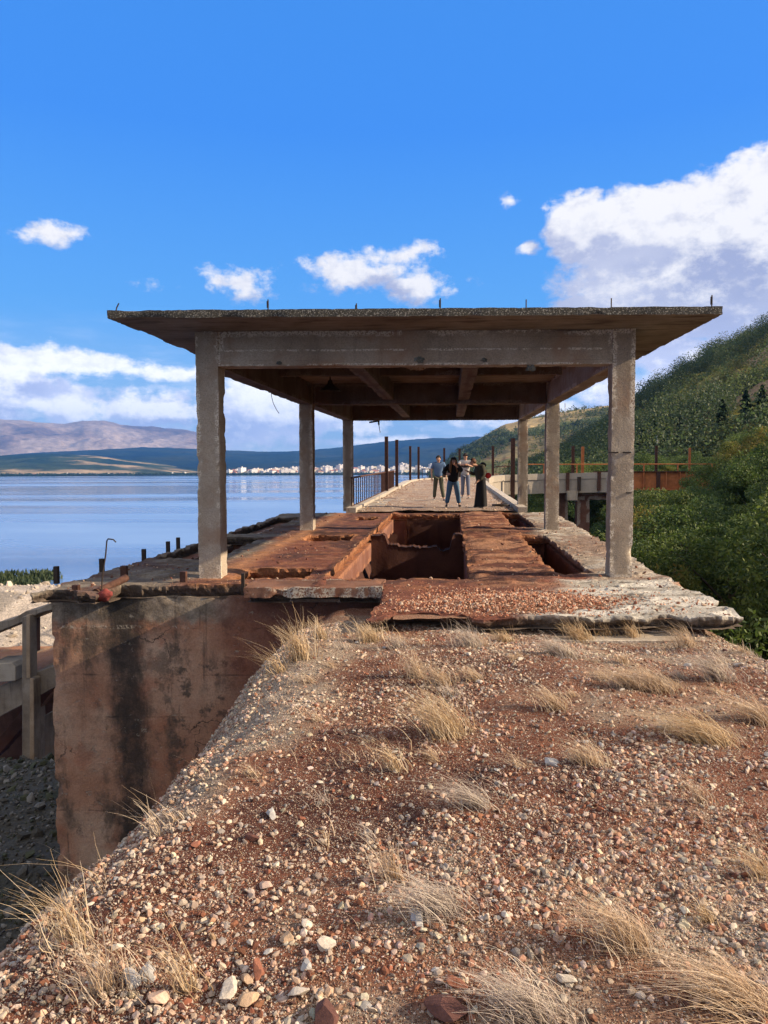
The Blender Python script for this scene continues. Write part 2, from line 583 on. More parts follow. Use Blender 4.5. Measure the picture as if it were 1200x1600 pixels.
# ---- stones
def ico(sub):
    import bmesh
    bm = bmesh.new(); bmesh.ops.create_icosphere(bm, subdivisions=sub, radius=1)
    V = np.array([v.co[:] for v in bm.verts]); F = np.array([[v.index for v in f.verts] for f in bm.faces]); bm.free()
    return V, F


def stone_tpl(sub, seed, planes=9):
    r = np.random.default_rng(seed)
    V, F = ico(sub)
    for _ in range(planes):
        n = r.normal(size=3); n /= np.linalg.norm(n); c = r.uniform(.4, .78)
        d = V @ n; V = V - np.maximum(d - c, 0)[:, None] * n
    V = V * (1 + .08 * r.normal(size=(len(V), 1)) * (sub > 1)) if sub < 3 else V
    return V * np.array([1, r.uniform(.55, .9), r.uniform(.32, .6)]), F


PAL = np.array([(.60, .50, .40), (.48, .39, .30), (.40, .34, .28), (.50, .34, .25), (.36, .21, .145), (.24, .10, .06), (.15, .06, .04), (.09, .045, .035), (.33, .30, .27)])
PW = np.array([.17, .15, .12, .15, .14, .12, .07, .04, .04]); PW /= PW.sum()


def rotm(n, r, tilt=.5):
    a = r.uniform(0, 2 * math.pi, n); tx = r.normal(0, tilt, n); ty = r.normal(0, tilt, n)
    ca, sa = np.cos(a), np.sin(a)
    Rz = np.zeros((n, 3, 3)); Rz[:, 0, 0] = ca; Rz[:, 0, 1] = -sa; Rz[:, 1, 0] = sa; Rz[:, 1, 1] = ca; Rz[:, 2, 2] = 1
    Rx = np.zeros((n, 3, 3)); c, s_ = np.cos(tx), np.sin(tx); Rx[:, 0, 0] = 1; Rx[:, 1, 1] = c; Rx[:, 1, 2] = -s_; Rx[:, 2, 1] = s_; Rx[:, 2, 2] = c
    Ry = np.zeros((n, 3, 3)); c, s_ = np.cos(ty), np.sin(ty); Ry[:, 1, 1] = 1; Ry[:, 0, 0] = c; Ry[:, 0, 2] = s_; Ry[:, 2, 0] = -s_; Ry[:, 2, 2] = c
    return Rx @ Ry @ Rz


def scatter(name, Pts, size, cols, mat, tpls, r, tilt=.5):
    mb = MB(); k = r.integers(0, len(tpls), len(Pts))
    for j, (V, F) in enumerate(tpls):
        sel = np.where(k == j)[0]
        if not len(sel): continue
        Rm = rotm(len(sel), r, tilt)
        W = np.einsum('nij,vj->nvi', Rm, V) * size[sel][:, None, None] + Pts[sel][:, None, :]
        Fa = F[None] + (np.arange(len(sel)) * len(V))[:, None, None]
        mb.add(W.reshape(-1, 3), Fa.reshape(-1, 3), np.repeat(cols[sel], len(V), 0))
    return mb.build(name, mat)


def pick_cols(n, r, bias=None):
    c = PAL[r.choice(len(PAL), n, p=PW)] * r.uniform(.8, 1.15, (n, 1))
    return c * (1 + r.normal(0, .04, (n, 3)))


r1 = np.random.default_rng(10)
tiny = [stone_tpl(1, 50 + k, 5) for k in range(10)]
# density follows patches; farther from the camera only the coarser grains are laid
N = 760000
gx = r1.uniform(-2.9, 3.7, N); gy = 1.3 + (r1.uniform(0, 1, N) ** 1.35) * 7.0
dens = .46 + 1.5 * fb2(gx, gy, 1.0, 4, 41) + .25 * fb2(gx, gy, 4, 2, 42)
dens -= .6 * np.exp(-(((gx + .65) / .5) ** 2 + ((gy - 3.75) / .7) ** 2))
dens = np.where(gx < LE + .1, np.maximum(dens, .8), dens)
keep = r1.uniform(0, 1, N) < np.clip(dens, .2, 1)
gx, gy = gx[keep], gy[keep]; n = len(gx)
sz = (.0026 + .0033 * r1.pareto(2.1, n)) * (.95 + .015 * gy)
sz = np.minimum(sz, .024)
gz = ground_h(gx, gy) + sz * .12
cc = pick_cols(n, r1)
tone = fb2(gx, gy, .9, 3, 45)
pale = r1.uniform(0, 1, n) < np.clip(.2 + tone * 1.2, 0, .6)
cc[pale] = PAL[r1.choice([0, 1, 1, 2, 8, 3], pale.sum())] * r1.uniform(.75, 1.2, (pale.sum(), 1))
sc0 = soil_col(gx, gy); mxs = r1.uniform(0, .32, (n, 1)); cc = cc * (1 - mxs) + sc0 * 1.35 * mxs
o = scatter('gravel', np.stack([gx, gy, gz], -1), sz, cc, M_STONE, tiny, r1, .6)
tag(o, 'loose mixed grey, buff and rust coloured gravel covering the embankment', 'gravel', kind='stuff')

# ---- the larger stones, each its own object
big_tpl = []
for k in range(14):
    V, F = stone_tpl(3, 200 + k, 14)
    V = V * (1 + .02 * fbm(V, 5, 2, k))[:, None]
    big_tpl.append((V, F))
stone_me = {}
COLN = [('pale_buff', (.55, .48, .40)), ('grey', (.40, .385, .37)), ('pinkish', (.50, .36, .28)), ('rust_red', (.27, .11, .07)), ('dark_maroon', (.12, .055, .045)), ('tan', (.43, .30, .2))]


def stone_mesh(k, ci):
    if (k, ci) not in stone_me:
        V, F = big_tpl[k]
        me = meshdata('stone', V, F, np.broadcast_to(COLN[ci][1], V.shape), smooth=False)
        me.materials.append(M_STONE); stone_me[(k, ci)] = me
    return stone_me[(k, ci)]


def put_stone(x, y, s, k, ci, label, group=None, z=None, rz=None):
    o = bpy.data.objects.new('stone', stone_mesh(k, ci)); col.objects.link(o)
    zz = (float(ground_h(np.array([x]), np.array([y]))[0]) if z is None else z) + s * .3
    o.location = (x, y, zz); o.scale = (s, s, s)
    o.rotation_euler = (random.uniform(-.3, .3), random.uniform(-.3, .3), random.uniform(0, 6.28) if rz is None else rz)
    tag(o, label, 'stone', group)
    return o


def on_ground(px, py):
    x, y, _ = onz(px, py, -.12)
    for _ in range(4):
        x, y, _ = onz(px, py, float(ground_h(np.array([x]), np.array([y]))[0]))
    return x, y


NAMED = [(860, 1194, .062, 1, 'flat grey stone beside a faded straw tuft in mid slope'),
         (510, 1482, .05, 0, 'whitish angular stone alone on open gravel near the bottom edge'),
         (654, 1441, .052, 1, 'grey angular stone under the ash coloured double tuft'),
         (415, 1388, .042, 2, 'pinkish flat stone above the open gravel, beside dark pebbles'),
         (357, 1553, .062, 0, 'long pale slab-like stone at the bottom between tuft and red stone'),
         (404, 1523, .048, 3, 'brick red upright stone among pale gravel at the bottom'),
         (208, 1537, .055, 1, 'bluish grey rounded stone touching the tall straw tuft'),
         (232, 1527, .05, 1, 'pale grey wedge stone just beside the bluish rounded one'),
         (249, 1563, .05, 2, 'pinkish buff stone below the pair of grey stones'),
         (388, 1568, .045, 5, 'orange tan stone next to the long pale slab-like stone'),
         (464, 1555, .045, 0, 'buff flat stone at the bottom beside the orange tan stone'),
         (480, 1515, .038, 1, 'grey pointed stone below the whitish angular stone'),
         (447, 1468, .034, 5, 'small warm tan stone up from the whitish angular stone'),
         (395, 1313, .042, 4, 'dark maroon stone lying on the iron red soil patch'),
         (308, 1321, .034, 3, 'small brick red stone at the brow of the embankment'),
         (1118, 1168, .03, 0, 'small pale stone below the wide swept tuft near the brow'),
         (505, 1598, .08, 4, 'broad dark brown stone cut by the bottom edge'),
         (700, 1588, .085, 4, 'large dark maroon stone half sunk beside the bottom grey tuft'),
         (885, 1535, .04, 0, 'pale flat stone between the two big tufts at the bottom'),
         (788, 1432, .03, 0, 'small round cream stone on reddish gravel')]
for i, (px, py, s, ci, lab) in enumerate(NAMED):
    x, y = on_ground(px, py)
    put_stone(x, y, s, i % 14, ci, lab, 'larger stones on the embankment')
r2 = np.random.default_rng(77)
cnt = 0
while cnt < 270:
    y = 1.9 + r2.uniform() ** 1.4 * 5.4; x = r2.uniform(-2.0, 3.0)
    if x < -.5 and y < 3 or r2.uniform() < np.clip(.45 + fb2(np.array([x]), np.array([y]), 1.0, 4, 41)[0], .2, 1):
        s = min(.045, .017 + .007 * r2.pareto(2.2)) * (.8 + .06 * y)
        ci = int(r2.choice(6, p=[.32, .24, .16, .1, .06, .12]))
        put_stone(x, y, s, int(r2.integers(14)), ci, 'fist sized or smaller loose stone lying on the gravel', 'small loose stones on the embankment')
        cnt += 1

# ------------------------------------------------------------------ platform (deck with hoppers)
def rect(u, v, u0, u1, v0, v1):
    """signed distance, negative inside"""
    dx = np.maximum(u0 - u, u - u1); dy = np.maximum(v0 - v, v - v1)
    return np.where((dx > 0) & (dy > 0), np.hypot(dx, dy), np.maximum(dx, dy))


HOLES = [(-1.74, .28, 10.15, 22.35), (-4.95, -3.95, 12.4, 15.8), (-4.95, -4.3, 16.7, 21.3), (-3.02, -2.02, 10.22, 11.15), (-3.1, -2.1, 15.1, 16.35),
         (-2.6, -2.1, 20.3, 21.3), (1.50, 2.05, 10.6, 15.9), (1.55, 2.1, 18.0, 22.7)]
RIMN = [.04, .10, .10, .05, .07, .12, .04, .05]


def deck_sdf(u, v):
    rag = fb2(u, v, 2.2, 3, 61) * .07 + fb2(u, v, 9, 3, 62) * .035
    le = np.interp(v, [9, 11, 14, 22.5], [-5.2, -5.12, -5.05, -5.15]); re = np.interp(v, [7.5, 10.3, 23.2], [3.08, 2.98, 3.2])
    sides = np.maximum(le - u, u - re)
    fr = np.where(u < -4.35, 9.0, np.where(u < -2.62, 9.66, np.where(u < -.84, 9.3, 7.62)))
    e = np.maximum(sides, np.maximum(fr - v, v - 22.95))
    # soften the steps of the front line by taking the true distance to the pieces
    d = np.minimum.reduce([rect(u, v, -9, -4.35, 9.0, 22.95), rect(u, v, -9, 3.6, 9.66, 22.95), rect(u, v, -2.62, 3.6, 9.3, 22.95), rect(u, v, -.84, 3.6, 7.62, 22.95)])
    d = np.maximum(np.maximum(d, sides), -99)
    # bites out of the near edge
    for (cu, cv, rr) in ((-.35, 7.6, .28), (.05, 7.58, .16), (2.25, 7.5, .22), (3.15, 8.4, .14), (-.1, 9.4, .0), (-4.9, 9.0, .2), (3.1, 7.62, .12)):
        if rr: d = np.maximum(d, rr - np.hypot((u - cu) * .8, v - cv))
    d = d + rag * .8 + fb2(u, v, 16, 2, 63) * .02
    for (h, k) in zip(HOLES, RIMN):
        d = np.maximum(d, -(rect(u, v, *h) + rag * (k / .05) * .6))
    return d, rag


du = .045
us = np.arange(-5.9, 3.7, du); vs = np.arange(7.3, 23.2, du)
U, Vv = np.meshgrid(us, vs, indexing='ij')
S, _r = deck_sdf(U, Vv)
gu, gv = np.gradient(S, du)
gl = np.hypot(gu, gv) + 1e-6
Sc = (S[:-1, :-1] + S[1:, :-1] + S[1:, 1:] + S[:-1, 1:]) / 4
keepc = Sc < 0
usev = np.zeros(U.shape, bool)
for a in (slice(None, -1), slice(1, None)):
    for b_ in (slice(None, -1), slice(1, None)):
        usev[a, b_] |= keepc
allin = np.ones(U.shape, bool)
pad = np.pad(keepc, 1)
allin = pad[:-1, :-1] & pad[1:, :-1] & pad[:-1, 1:] & pad[1:, 1:]
bnd = usev & ~allin
step = np.clip(S, -.04, .04)
U2 = np.where(bnd, U - gu / gl * step / np.maximum(gl, .5), U); V2 = np.where(bnd, Vv - gv / gl * step / np.maximum(gl, .5), Vv)
# relief of the crust
mid = sm(U, -3.4, -3.0) * (1 - sm(U, 1.6, 2.1))
rustside = sm(U, .2, .5) * (1 - sm(U, 1.35, 1.75)) * sm(Vv, 9, 10)
W = fb2(U, Vv, 1.2, 3, 71) * .018 + fb2(U, Vv, 6, 4, 72) * .012
W = W + rustside * (np.abs(fb2(U * .6, Vv * 2.2, 2.2, 4, 73)) * .09)
flk = fb2(U * .5, Vv, 2.4, 4, 75)
W = W + (sm(flk, .02, .06) - sm(flk, .2, .24)) * .018 * (1 - mid * .6)
W = W - .03 * sm(-S, .14, .0) * sm(fb2(U, Vv, 5, 2, 77), -.2, .4)
W = W + .05 * sm(U, -1.9, -1.7) * (1 - sm(U, -1.7, -1.5))
# two thresholds where cross beams carry the columns
W = W - .05 * mid * np.exp(-((Vv - 16.55) / .18) ** 2)
W = np.where(U > 2.2, np.minimum(W, .03), W)


def mixc(A, B, f): return A * (1 - f[..., None]) + np.asarray(B) * f[..., None]


nA = fb2(U, Vv, 1.1, 4, 81); nB = fb2(U, Vv, 5, 4, 82)
Cd = np.broadcast_to(np.array((.155, .058, .038)), U.shape + (3,)).copy()
Cd = mixc(Cd, (.085, .038, .03), sm(nA, -.1, .3))
Cd = mixc(Cd, (.24, .105, .06), sm(nB, .12, .35) * .8)
dkl = 1 - sm(U + nA * .5, -3.9, -3.3)
Cl = mixc(np.broadcast_to(np.array((.13, .105, .085)), Cd.shape).copy(), (.2, .17, .135), sm(nB, -.1, .3)); Cl = mixc(Cl, (.1, .055, .045), sm(nA, 0, .3) * .8)
Cd = Cd * (1 - dkl[..., None]) + Cl * dkl[..., None]
pr = sm(U + nA * .4, 1.75, 2.1) * sm(Vv, 9.8, 10.2)
Cp = mixc(np.broadcast_to(np.array((.3, .245, .195)), Cd.shape).copy(), (.4, .36, .31), sm(nB, -.1, .3)); Cp = mixc(Cp, (.2, .12, .085), sm(nA, .05, .3) * .7)
Cd = Cd * (1 - pr[..., None]) + Cp * pr[..., None]
fp = sm(U + .5 * nA + (Vv - 8.8) * -.2, .95, 1.5) * (1 - sm(Vv, 9.9, 10.15))
Cf = mixc(np.broadcast_to(np.array((.36, .335, .295)), Cd.shape).copy(), (.5, .47, .42), sm(flk, .0, .25)); Cf = mixc(Cf, (.09, .075, .06), sm(-np.abs(flk - .03), -.05, -.0) * .9)
Cd = Cd * (1 - fp[..., None]) + Cf * fp[..., None]
rs = rustside * (1 - fp)
Cd = mixc(Cd, (.34, .18, .11), rs * sm(fb2(U * .7, Vv * 2.4, 1.6, 4, 85), .0, .22) * .9)
edge_f = sm(-S, .13, .02) * sm(fb2(U, Vv, 7, 3, 86), -.35, .15) * sm(U, -3.6, -3.2) * (Vv > 9.5)
Cd = mixc(Cd, (.36, .17, .085), edge_f * (1 - pr) * .85)
strip = np.exp(-((U + 3.28) / .16) ** 2) * sm(Vv, 9.8, 10.2)  # sunlit strip along the lake side beam, painted into the deck colour
Cd = mixc(Cd, (.34, .17, .09), strip * .8)
Cd = mixc(Cd, (.035, .02, .018), np.exp(-((Vv - 16.75) / .12) ** 2) * mid * .6)


def extrude_field(U2, V2, W, keepc, usev, bnd, thick, C, side_col):
    nxy = U2.shape
    ids = -np.ones(nxy, int); ids[usev] = np.arange(usev.sum())
    top = np.stack([U2[usev], V2[usev], W[usev]], -1)
    cells = np.argwhere(keepc)
    i, j = cells[:, 0], cells[:, 1]
    q = np.stack([ids[i, j], ids[i + 1, j], ids[i + 1, j + 1], ids[i, j + 1]], -1)
    nT = len(top)
    bot = top.copy(); th = thick[usev]; bot[:, 2] = -th
    F = [q, q[:, ::-1] + nT]
    kp = np.pad(keepc, 1)
    sides = []
    for (di, dj, a, b) in ((-1, 0, (0, 1), (0, 0)), (1, 0, (1, 0), (1, 1)), (0, -1, (0, 0), (1, 0)), (0, 1, (1, 1), (0, 1))):
        nb = ~kp[i + 1 + di, j + 1 + dj]
        A = ids[i[nb] + a[0], j[nb] + a[1]]; B = ids[i[nb] + b[0], j[nb] + b[1]]
        sides.append(np.stack([A, B], -1))
    E = np.concatenate(sides)
    # three levels down each rim, worn back and forth, undercut to shade the edge
    V = [top, bot]; side_all = np.broadcast_to(side_col, top.shape).copy(); mz = (sm(top[:, 0], -3.7, -3.2) * (1 - sm(top[:, 0], 1.9, 2.2)) * sm(top[:, 1], 9.7, 10.0))[:, None]
    side_all = side_all * (1 - mz) + np.array((.3, .13, .065)) * mz
    Cc = [C[usev], side_all]
    rim = np.unique(E); mp = -np.ones(nT, int); mp[rim] = np.arange(len(rim))
    Su = gu[usev][rim]; Sv = gv[usev][rim]; L = np.hypot(Su, Sv) + 1e-6
    prev = rim.copy()
    base = 2 * nT; cur_prev = rim
    for k, t in enumerate((.3, .65, .97)):
        P = top[rim].copy(); P[:, 2] = top[rim][:, 2] * (1 - t) - th[rim] * t
        off = (vn(np.stack([P[:, 0] * 5, P[:, 1] * 5, P[:, 2] * 20 + k * 3], -1), 90) * .02 + vn(P * 17, 91) * .02 + vn(P * 33, 92) * .02) + (0, -.035, -.08)[k]
        P[:, 0] += Su / L * off; P[:, 1] += Sv / L * off
        V.append(P); Cc.append(C[usev][rim] * (.2 - .12 * (k > 0)) + side_all[rim] * (.42 + .1 * (k > 0) + .4 * mz[rim]))  # shade on the slab edge put into the rim colour
        idn = base + np.arange(len(rim)); base += len(rim)
        a0 = cur_prev[mp[E[:, 0]]]; b0 = cur_prev[mp[E[:, 1]]]
        a1 = idn[mp[E[:, 0]]]; b1 = idn[mp[E[:, 1]]]
        F.append(np.stack([a0, b0, b1, a1], -1)); cur_prev = idn
    F.append(np.stack([cur_prev[mp[E[:, 0]]], cur_prev[mp[E[:, 1]]], nT + E[:, 1], nT + E[:, 0]], -1))
    return np.concatenate(V), np.concatenate(F), np.concatenate(Cc)


thick = np.where(Vv < 9.3, .125, .17) * np.ones(U.shape)
platform = empty('loading_platform', (-1.2, 16, -6.5), 'ruined rust stained concrete loading platform with open hoppers under the pillared roof', 'platform')
Vd, Fd, Cdd = extrude_field(U2, V2, W, keepc, usev, bnd, thick, Cd, np.array((.16, .12, .095)))
mob('deck_slab', slope(Vd), Fd, M_DECK, platform, Cdd, smooth=False)

# hopper beams and walls below the deck
def pblock(name, a, b, mat=M_PIT, **k):
    return rblock(name, a, b, mat, platform, **{**dict(cell=.12, amp=.012, edge=.04, ew=.06, seed=int(abs(a[0] * 31 + a[1] * 17)) % 97), **k})


pblock('hopper_beam', (-2.05, 10.0, -.55), (-1.72, 22.5, -.165))
pblock('hopper_beam', (.30, 10.0, -1.9), (.62, 22.5, -.165))
pblock('hopper_beam', (-3.55, 9.9, -.6), (-3.05, 22.5, -.165))
pblock('hopper_wall', (2.07, 10.0, -2.6), (2.4, 22.8, -.165), M_SHADEPIT)
pblock('hopper_wall', (1.2, 10.0, -2.6), (1.47, 22.8, -.165), M_SHADEPIT)
pblock('hopper_wall', (-1.3, 22.38, -3), (.3, 22.7, -.16), M_SHADEPIT, amp=.02)
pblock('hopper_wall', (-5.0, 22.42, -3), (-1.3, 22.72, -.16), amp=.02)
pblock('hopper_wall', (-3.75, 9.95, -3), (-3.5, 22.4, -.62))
pblock('cross_beam', (1.47, 16.2, -1.2), (2.07, 17.6, -.165))
pblock('cross_beam', (-5.0, 16.0, -.9), (-3.9, 16.6, -.165))
pblock('cross_beam', (-3.05, 16.35, -.8), (-2.05, 16.75, -.165))
pblock('cross_beam', (-3.05, 11.3, -.5), (-2.05, 11.6, -.165))
# dividing wall with its broken U-shaped top
yy = np.linspace(-1.72, .3, 82)
prof = np.interp(yy, [-1.72, -1.42, -1.36, -1.18, -1.02, -.3, -.16, -.02, .06, .3], [.0, -.0, -.2, -.22, -.27, -.26, -.34, -.3, -.02, .0])
prof = prof + fb2(yy, yy * 0, 5, 3, 5) * .05 + fb2(yy, yy * 0, 19, 2, 6) * .03
mb = MB()
zz = np.linspace(0, 1, 22)
for side, vv in ((0, 16.1), (1, 16.5)):
    Ug, Tg = np.meshgrid(yy, zz, indexing='ij')
    Zg = -2.8 + (prof[:, None] + 2.8) * Tg
    Vg = vv + fbm(np.stack([Ug, Zg, Zg * 0 + side], -1), 2.5, 4, 8) * .035
    Fq = grid_faces(82, 22)
    mb.add(np.stack([Ug, Vg, Zg], -1).reshape(-1, 3), Fq if side else Fq[:, ::-1])
nq = 82 * 22
a = np.arange(81) * 22 + 21
mb.Q.append(np.stack([a, a + 22, a + 22 + nq, a + nq], -1))
Vall = np.concatenate(mb.V); w_ = Vall[:, 2] * 0
mob('dividing_wall', slope(Vall), [np.concatenate(mb.Q)], M_SHADEPIT, platform, np.stack([w_] * 3, -1), smooth=True)
pblock('hopper_floor', (-3.5, 10, -3.2), (2.1, 22.4, -2.9), M_SHADEPIT, amp=.08)
# sloping hopper sheets below the beams
mb = MB()
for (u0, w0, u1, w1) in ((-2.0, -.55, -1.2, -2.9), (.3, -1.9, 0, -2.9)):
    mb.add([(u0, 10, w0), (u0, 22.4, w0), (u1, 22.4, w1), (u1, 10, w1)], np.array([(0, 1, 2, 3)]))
mob('hopper_chute', slope(np.concatenate(mb.V)), [np.concatenate(mb.Q)], M_SHADEPIT, platform)
# edge beams round the body of the platform
pblock('side_wall', (2.45, 9.7, -7), (2.75, 22.9, -.165), M_CONC)
pblock('side_wall', (-5.0, 9.75, -7), (-4.7, 22.9, -.165), M_RUSTC)
pblock('back_wall', (-4.7, 22.74, -7), (2.45, 22.92, -.165), M_RUSTC)
# the long ledge at the top of the front wall and the steps under the near slab
pblock('front_ledge', (-2.6, 9.24, -.1), (-.86, 9.9, .035), M_RUSTC, cell=.03, amp=.02, edge=.08, ew=.12)
pblock('step_ledge', (.35, 7.42, -.34), (2.62, 7.95, -.2), M_CONC, cell=.05, edge=.06)
pblock('step_ledge', (-1.38, 7.45, -.36), (-.42, 7.9, -.19), M_CONC, cell=.05, edge=.06)
pblock('slab_support', (-.7, 7.8, -3.5), (2.7, 9.7, -.18), M_RUSTC, cell=.15)

# stub posts along the lake edge of the platform and the wall head
STUBS = [(69, 905, 890), (142, 893, 878), (203, 872, 862), (253, 860, 850), (278, 855, 844)]
for (px, py, pt) in STUBS:
    x, y, z = onz(px, py, .15 * 1)
    for _ in range(3):
        x, y, z = onz(px, py, SL * y)
    x = max(x, -5.45 if y < 10 else -5.15)
    h = (py - pt) / FPX * y * 1.2 + .03
    MB().box((x - .03, y - .03, z - .06), (x + .03, y + .03, z + h)).build('post_stub', M_BAR, platform)
for (px, py, pt, vv) in ((194, 903, 884, 9.7), (287, 930, 893, 9.6), (119, 935, 914, 8.95)):
    x, y, z = atv(px, py, vv); _, _, zt = atv(px, pt, vv)
    m_ = MB(); m_.box((x - .04, y - .03, z), (x + .04, y + .04, zt)).build('post_stub', M_STEEL, platform)
x, y, z = atv(380, 930, 9.2); _, _, zt = atv(380, 896, 9.2)
MB().box((x - .02, y - .02, z), (x + .02, y + .02, zt)).build('post_stub', M_BAR, platform)

# wall facing the camera on the lake side
m, t, b = new_mat('stained_wall_concrete')
p = t.pos()
px_, py_, pz_ = t.sep(p)
c = t.ramp(t.noise(p, .9, 5, .6), [(.3, (.27, .125, .075)), (.5, (.40, .22, .14)), (.7, (.5, .35, .25))])
c = t.mix(t.sstep(t.noise(p, 2.3, 4, .6), .5, .68, 0, .6), c, (.38, .15, .085))
c = t.mix(t.sstep(t.noise(t.scaled(p, (1, 1, .6)), 1.7, 5, .7), .50, .64, 0, .8), c, (.085, .065, .05))
c = t.mix(t.math('MULTIPLY', t.sstep(t.noise(p, 2.8, 7, .72), .5, .6), t.sstep(px_, -4.3, -3.4, .25, .85)), c, (.075, .06, .048))
wx = t.math('ADD', px_, t.math('MULTIPLY', t.math('SUBTRACT', t.noise(p, 1.1, 4, .6), .5), .5))
wx = t.math('ADD', wx, t.math('MULTIPLY', pz_, .035))
c = t.mix(t.sstep(t.math('ADD', pz_, t.math('MULTIPLY', t.math('SUBTRACT', t.noise(p, 4, 5, .7), .5), .35)), -.40, -.26), c, t.ramp(t.noise(p, 7, 5, .7), [(.3, (.12, .09, .065)), (.55, (.27, .22, .17)), (.75, (.42, .36, .29))]))
wx = t.math('ADD', wx, t.math('MULTIPLY', t.math('SUBTRACT', t.noise(t.scaled(p, (1, 1, .35)), 9, 6, .75), .5), .42))
stp = t.math('MULTIPLY', t.sstep(t.math('ABSOLUTE', t.math('ADD', wx, 4.3)), .34, .08), t.sstep(t.noise(p, 6, 5, .7), .2, .55, .55, 1))
c = t.mix(t.math('MULTIPLY', stp, .9), c, (.035, .03, .027))
rn_ = t.math('MULTIPLY', t.sstep(t.noise(t.scaled(p, (7, 7, .22)), 1., 5, .7), .55, .7), t.sstep(t.math('ADD', pz_, t.math('MULTIPLY', t.noise(t.scaled(p, (6, 6, .1)), 1., 2), 3.)), -1.2, .9))
c = t.mix(t.math('MULTIPLY', rn_, .8), c, (.06, .045, .038))
rr_ = t.sstep(t.math('ADD', px_, t.math('MULTIPLY', t.noise(p, 1.2, 3), .8)), -2.9, -2.1)
c = t.mix(t.math('MULTIPLY', rr_, .85), c, (.19, .07, .045))
eff = t.sstep(t.noise(t.scaled(p, (1, 1, 1.5)), 5.5, 7, .8), .6, .67)
c = t.mix(t.math('MULTIPLY', eff, .6), c, (.5, .43, .35))
# construction joints
wz = t.math('ADD', pz_, t.math('MULTIPLY', t.noise(p, 2.5, 3), .03))
jl = None
for z0 in (-.42, -1.05, -1.62, -2.9, -4.0):
    e = t.sstep(t.math('ABSOLUTE', t.math('SUBTRACT', wz, z0)), .004, .018)
    jl = e if jl is None else t.math('MULTIPLY', jl, e)
wxx = t.math('ADD', px_, t.math('MULTIPLY', t.noise(p, 3, 3), .03))
for x0 in (-3.58, -5.12):
    e = t.sstep(t.math('ABSOLUTE', t.math('SUBTRACT', wxx, x0)), .004, .016)
    jl = t.math('MULTIPLY', jl, e)
jn = t.sstep(t.noise(p, 2.2, 5, .7), .46, .64, 0, .5)
jk = t.math('MULTIPLY', t.math('SUBTRACT', 1, jl), jn)
c = t.mix(jk, c, (.05, .035, .03))
jw = t.math('MULTIPLY', t.sstep(t.math('ABSOLUTE', t.math('SUBTRACT', wz, -.40)), .035, .005), t.sstep(t.noise(p, 20, 4, .7), .48, .56))
c = t.mix(t.math('MULTIPLY', t.math('MULTIPLY', jw, .7), t.sstep(t.noise(p, 1.7, 4), .5, .6)), c, (.5, .44, .36))
crk = t.sstep(t.voro(t.vec('ADD', p, t.vec('MULTIPLY', t.noise(p, 3, 4, color=True), (.5, .5, .5))), 1.1, 'DISTANCE_TO_EDGE'), .0, .012)
c = t.mix(t.math('MULTIPLY', t.math('SUBTRACT', 1, crk), t.sstep(t.noise(p, 1, 2), .5, .6)), c, (.05, .035, .03))
c = t.mix(.6, c, t.ramp(t.noise(p, 50, 5, .7), [(.3, .6), (.7, 1.35)]), 'MULTIPLY')
t.l.new(c, b.inputs['Base Color'])
h = t.math('ADD', t.noise(p, 12, 6, .75), t.math('MULTIPLY', t.math('SUBTRACT', 1, jk), .5))
h = t.math('ADD', h, t.math('MULTIPLY', eff, -.3))
t.l.new(t.bump(h, .9, .02), b.inputs['Normal'])
M_WALL = m
wall = rblock('concrete_wall', (-5.28, 9.66, -7.5), (-.72, 10.05, -.165), M_WALL, None, cell=.05, amp=.02, edge=.05, ew=.08, seed=9)
tag(wall, 'tall brown concrete wall with a black water stain, below the platform on the lake side', 'wall')

# hooked rod, pipe and red rag at the wall head
x, y, z = atv(163, 934, 9.0)
pts = [atv(158, 930, 8.95), atv(160, 900, 8.95), atv(165, 868, 8.95), atv(167, 845, 8.95), atv(169, 842, 8.95), atv(177, 843, 8.93), atv(181, 847, 8.92)]
rod = MB().tube(pts, .009, 6).build('bent_rod', M_BAR)
tag(rod, 'thin bent iron rod hooked at its top, standing at the corner over the wall', 'rod')
pa, pb = atv(150, 926, 8.93), atv(197, 903, 9.5)
pp = MB().tube([pa, pb], .05, 12).build('rusty_pipe', M_STEEL)
tag(pp, 'short rusty pipe lying on the wall head beside the hooked rod', 'pipe')
V, F = ico(3)
V = V * (1 + .45 * (fbm(V, 2.3, 4, 3) - .1))[:, None] * np.array([.10, .06, .085]); V[:, 0] += V[:, 2] * .3; V = V + np.array(atv(164, 930, 8.86))
rg = mob('red_rag', V, F, M_RAG, smooth=True)
tag(rg, 'faded red rag snagged on the foot of the hooked rod', 'rag')

# ------------------------------------------------------------------ shelter
UL, V1, BAY, TW = -3.49, 10.2, 6.97, 2.93
shelter = empty('pillared_shelter', (-.55, 17, .27), 'open concrete shelter of six pillars and a flat roof on the platform', 'shelter')
RU = 3.405
def sblock(name, a, b, mat=M_CONC, **k):
    return rblock(name, a, b, mat, shelter, **{**dict(cell=.05, amp=.006, edge=.035, ew=.085, seed=int(abs(a[0] * 37 + a[1] * 13)) % 89), **k})


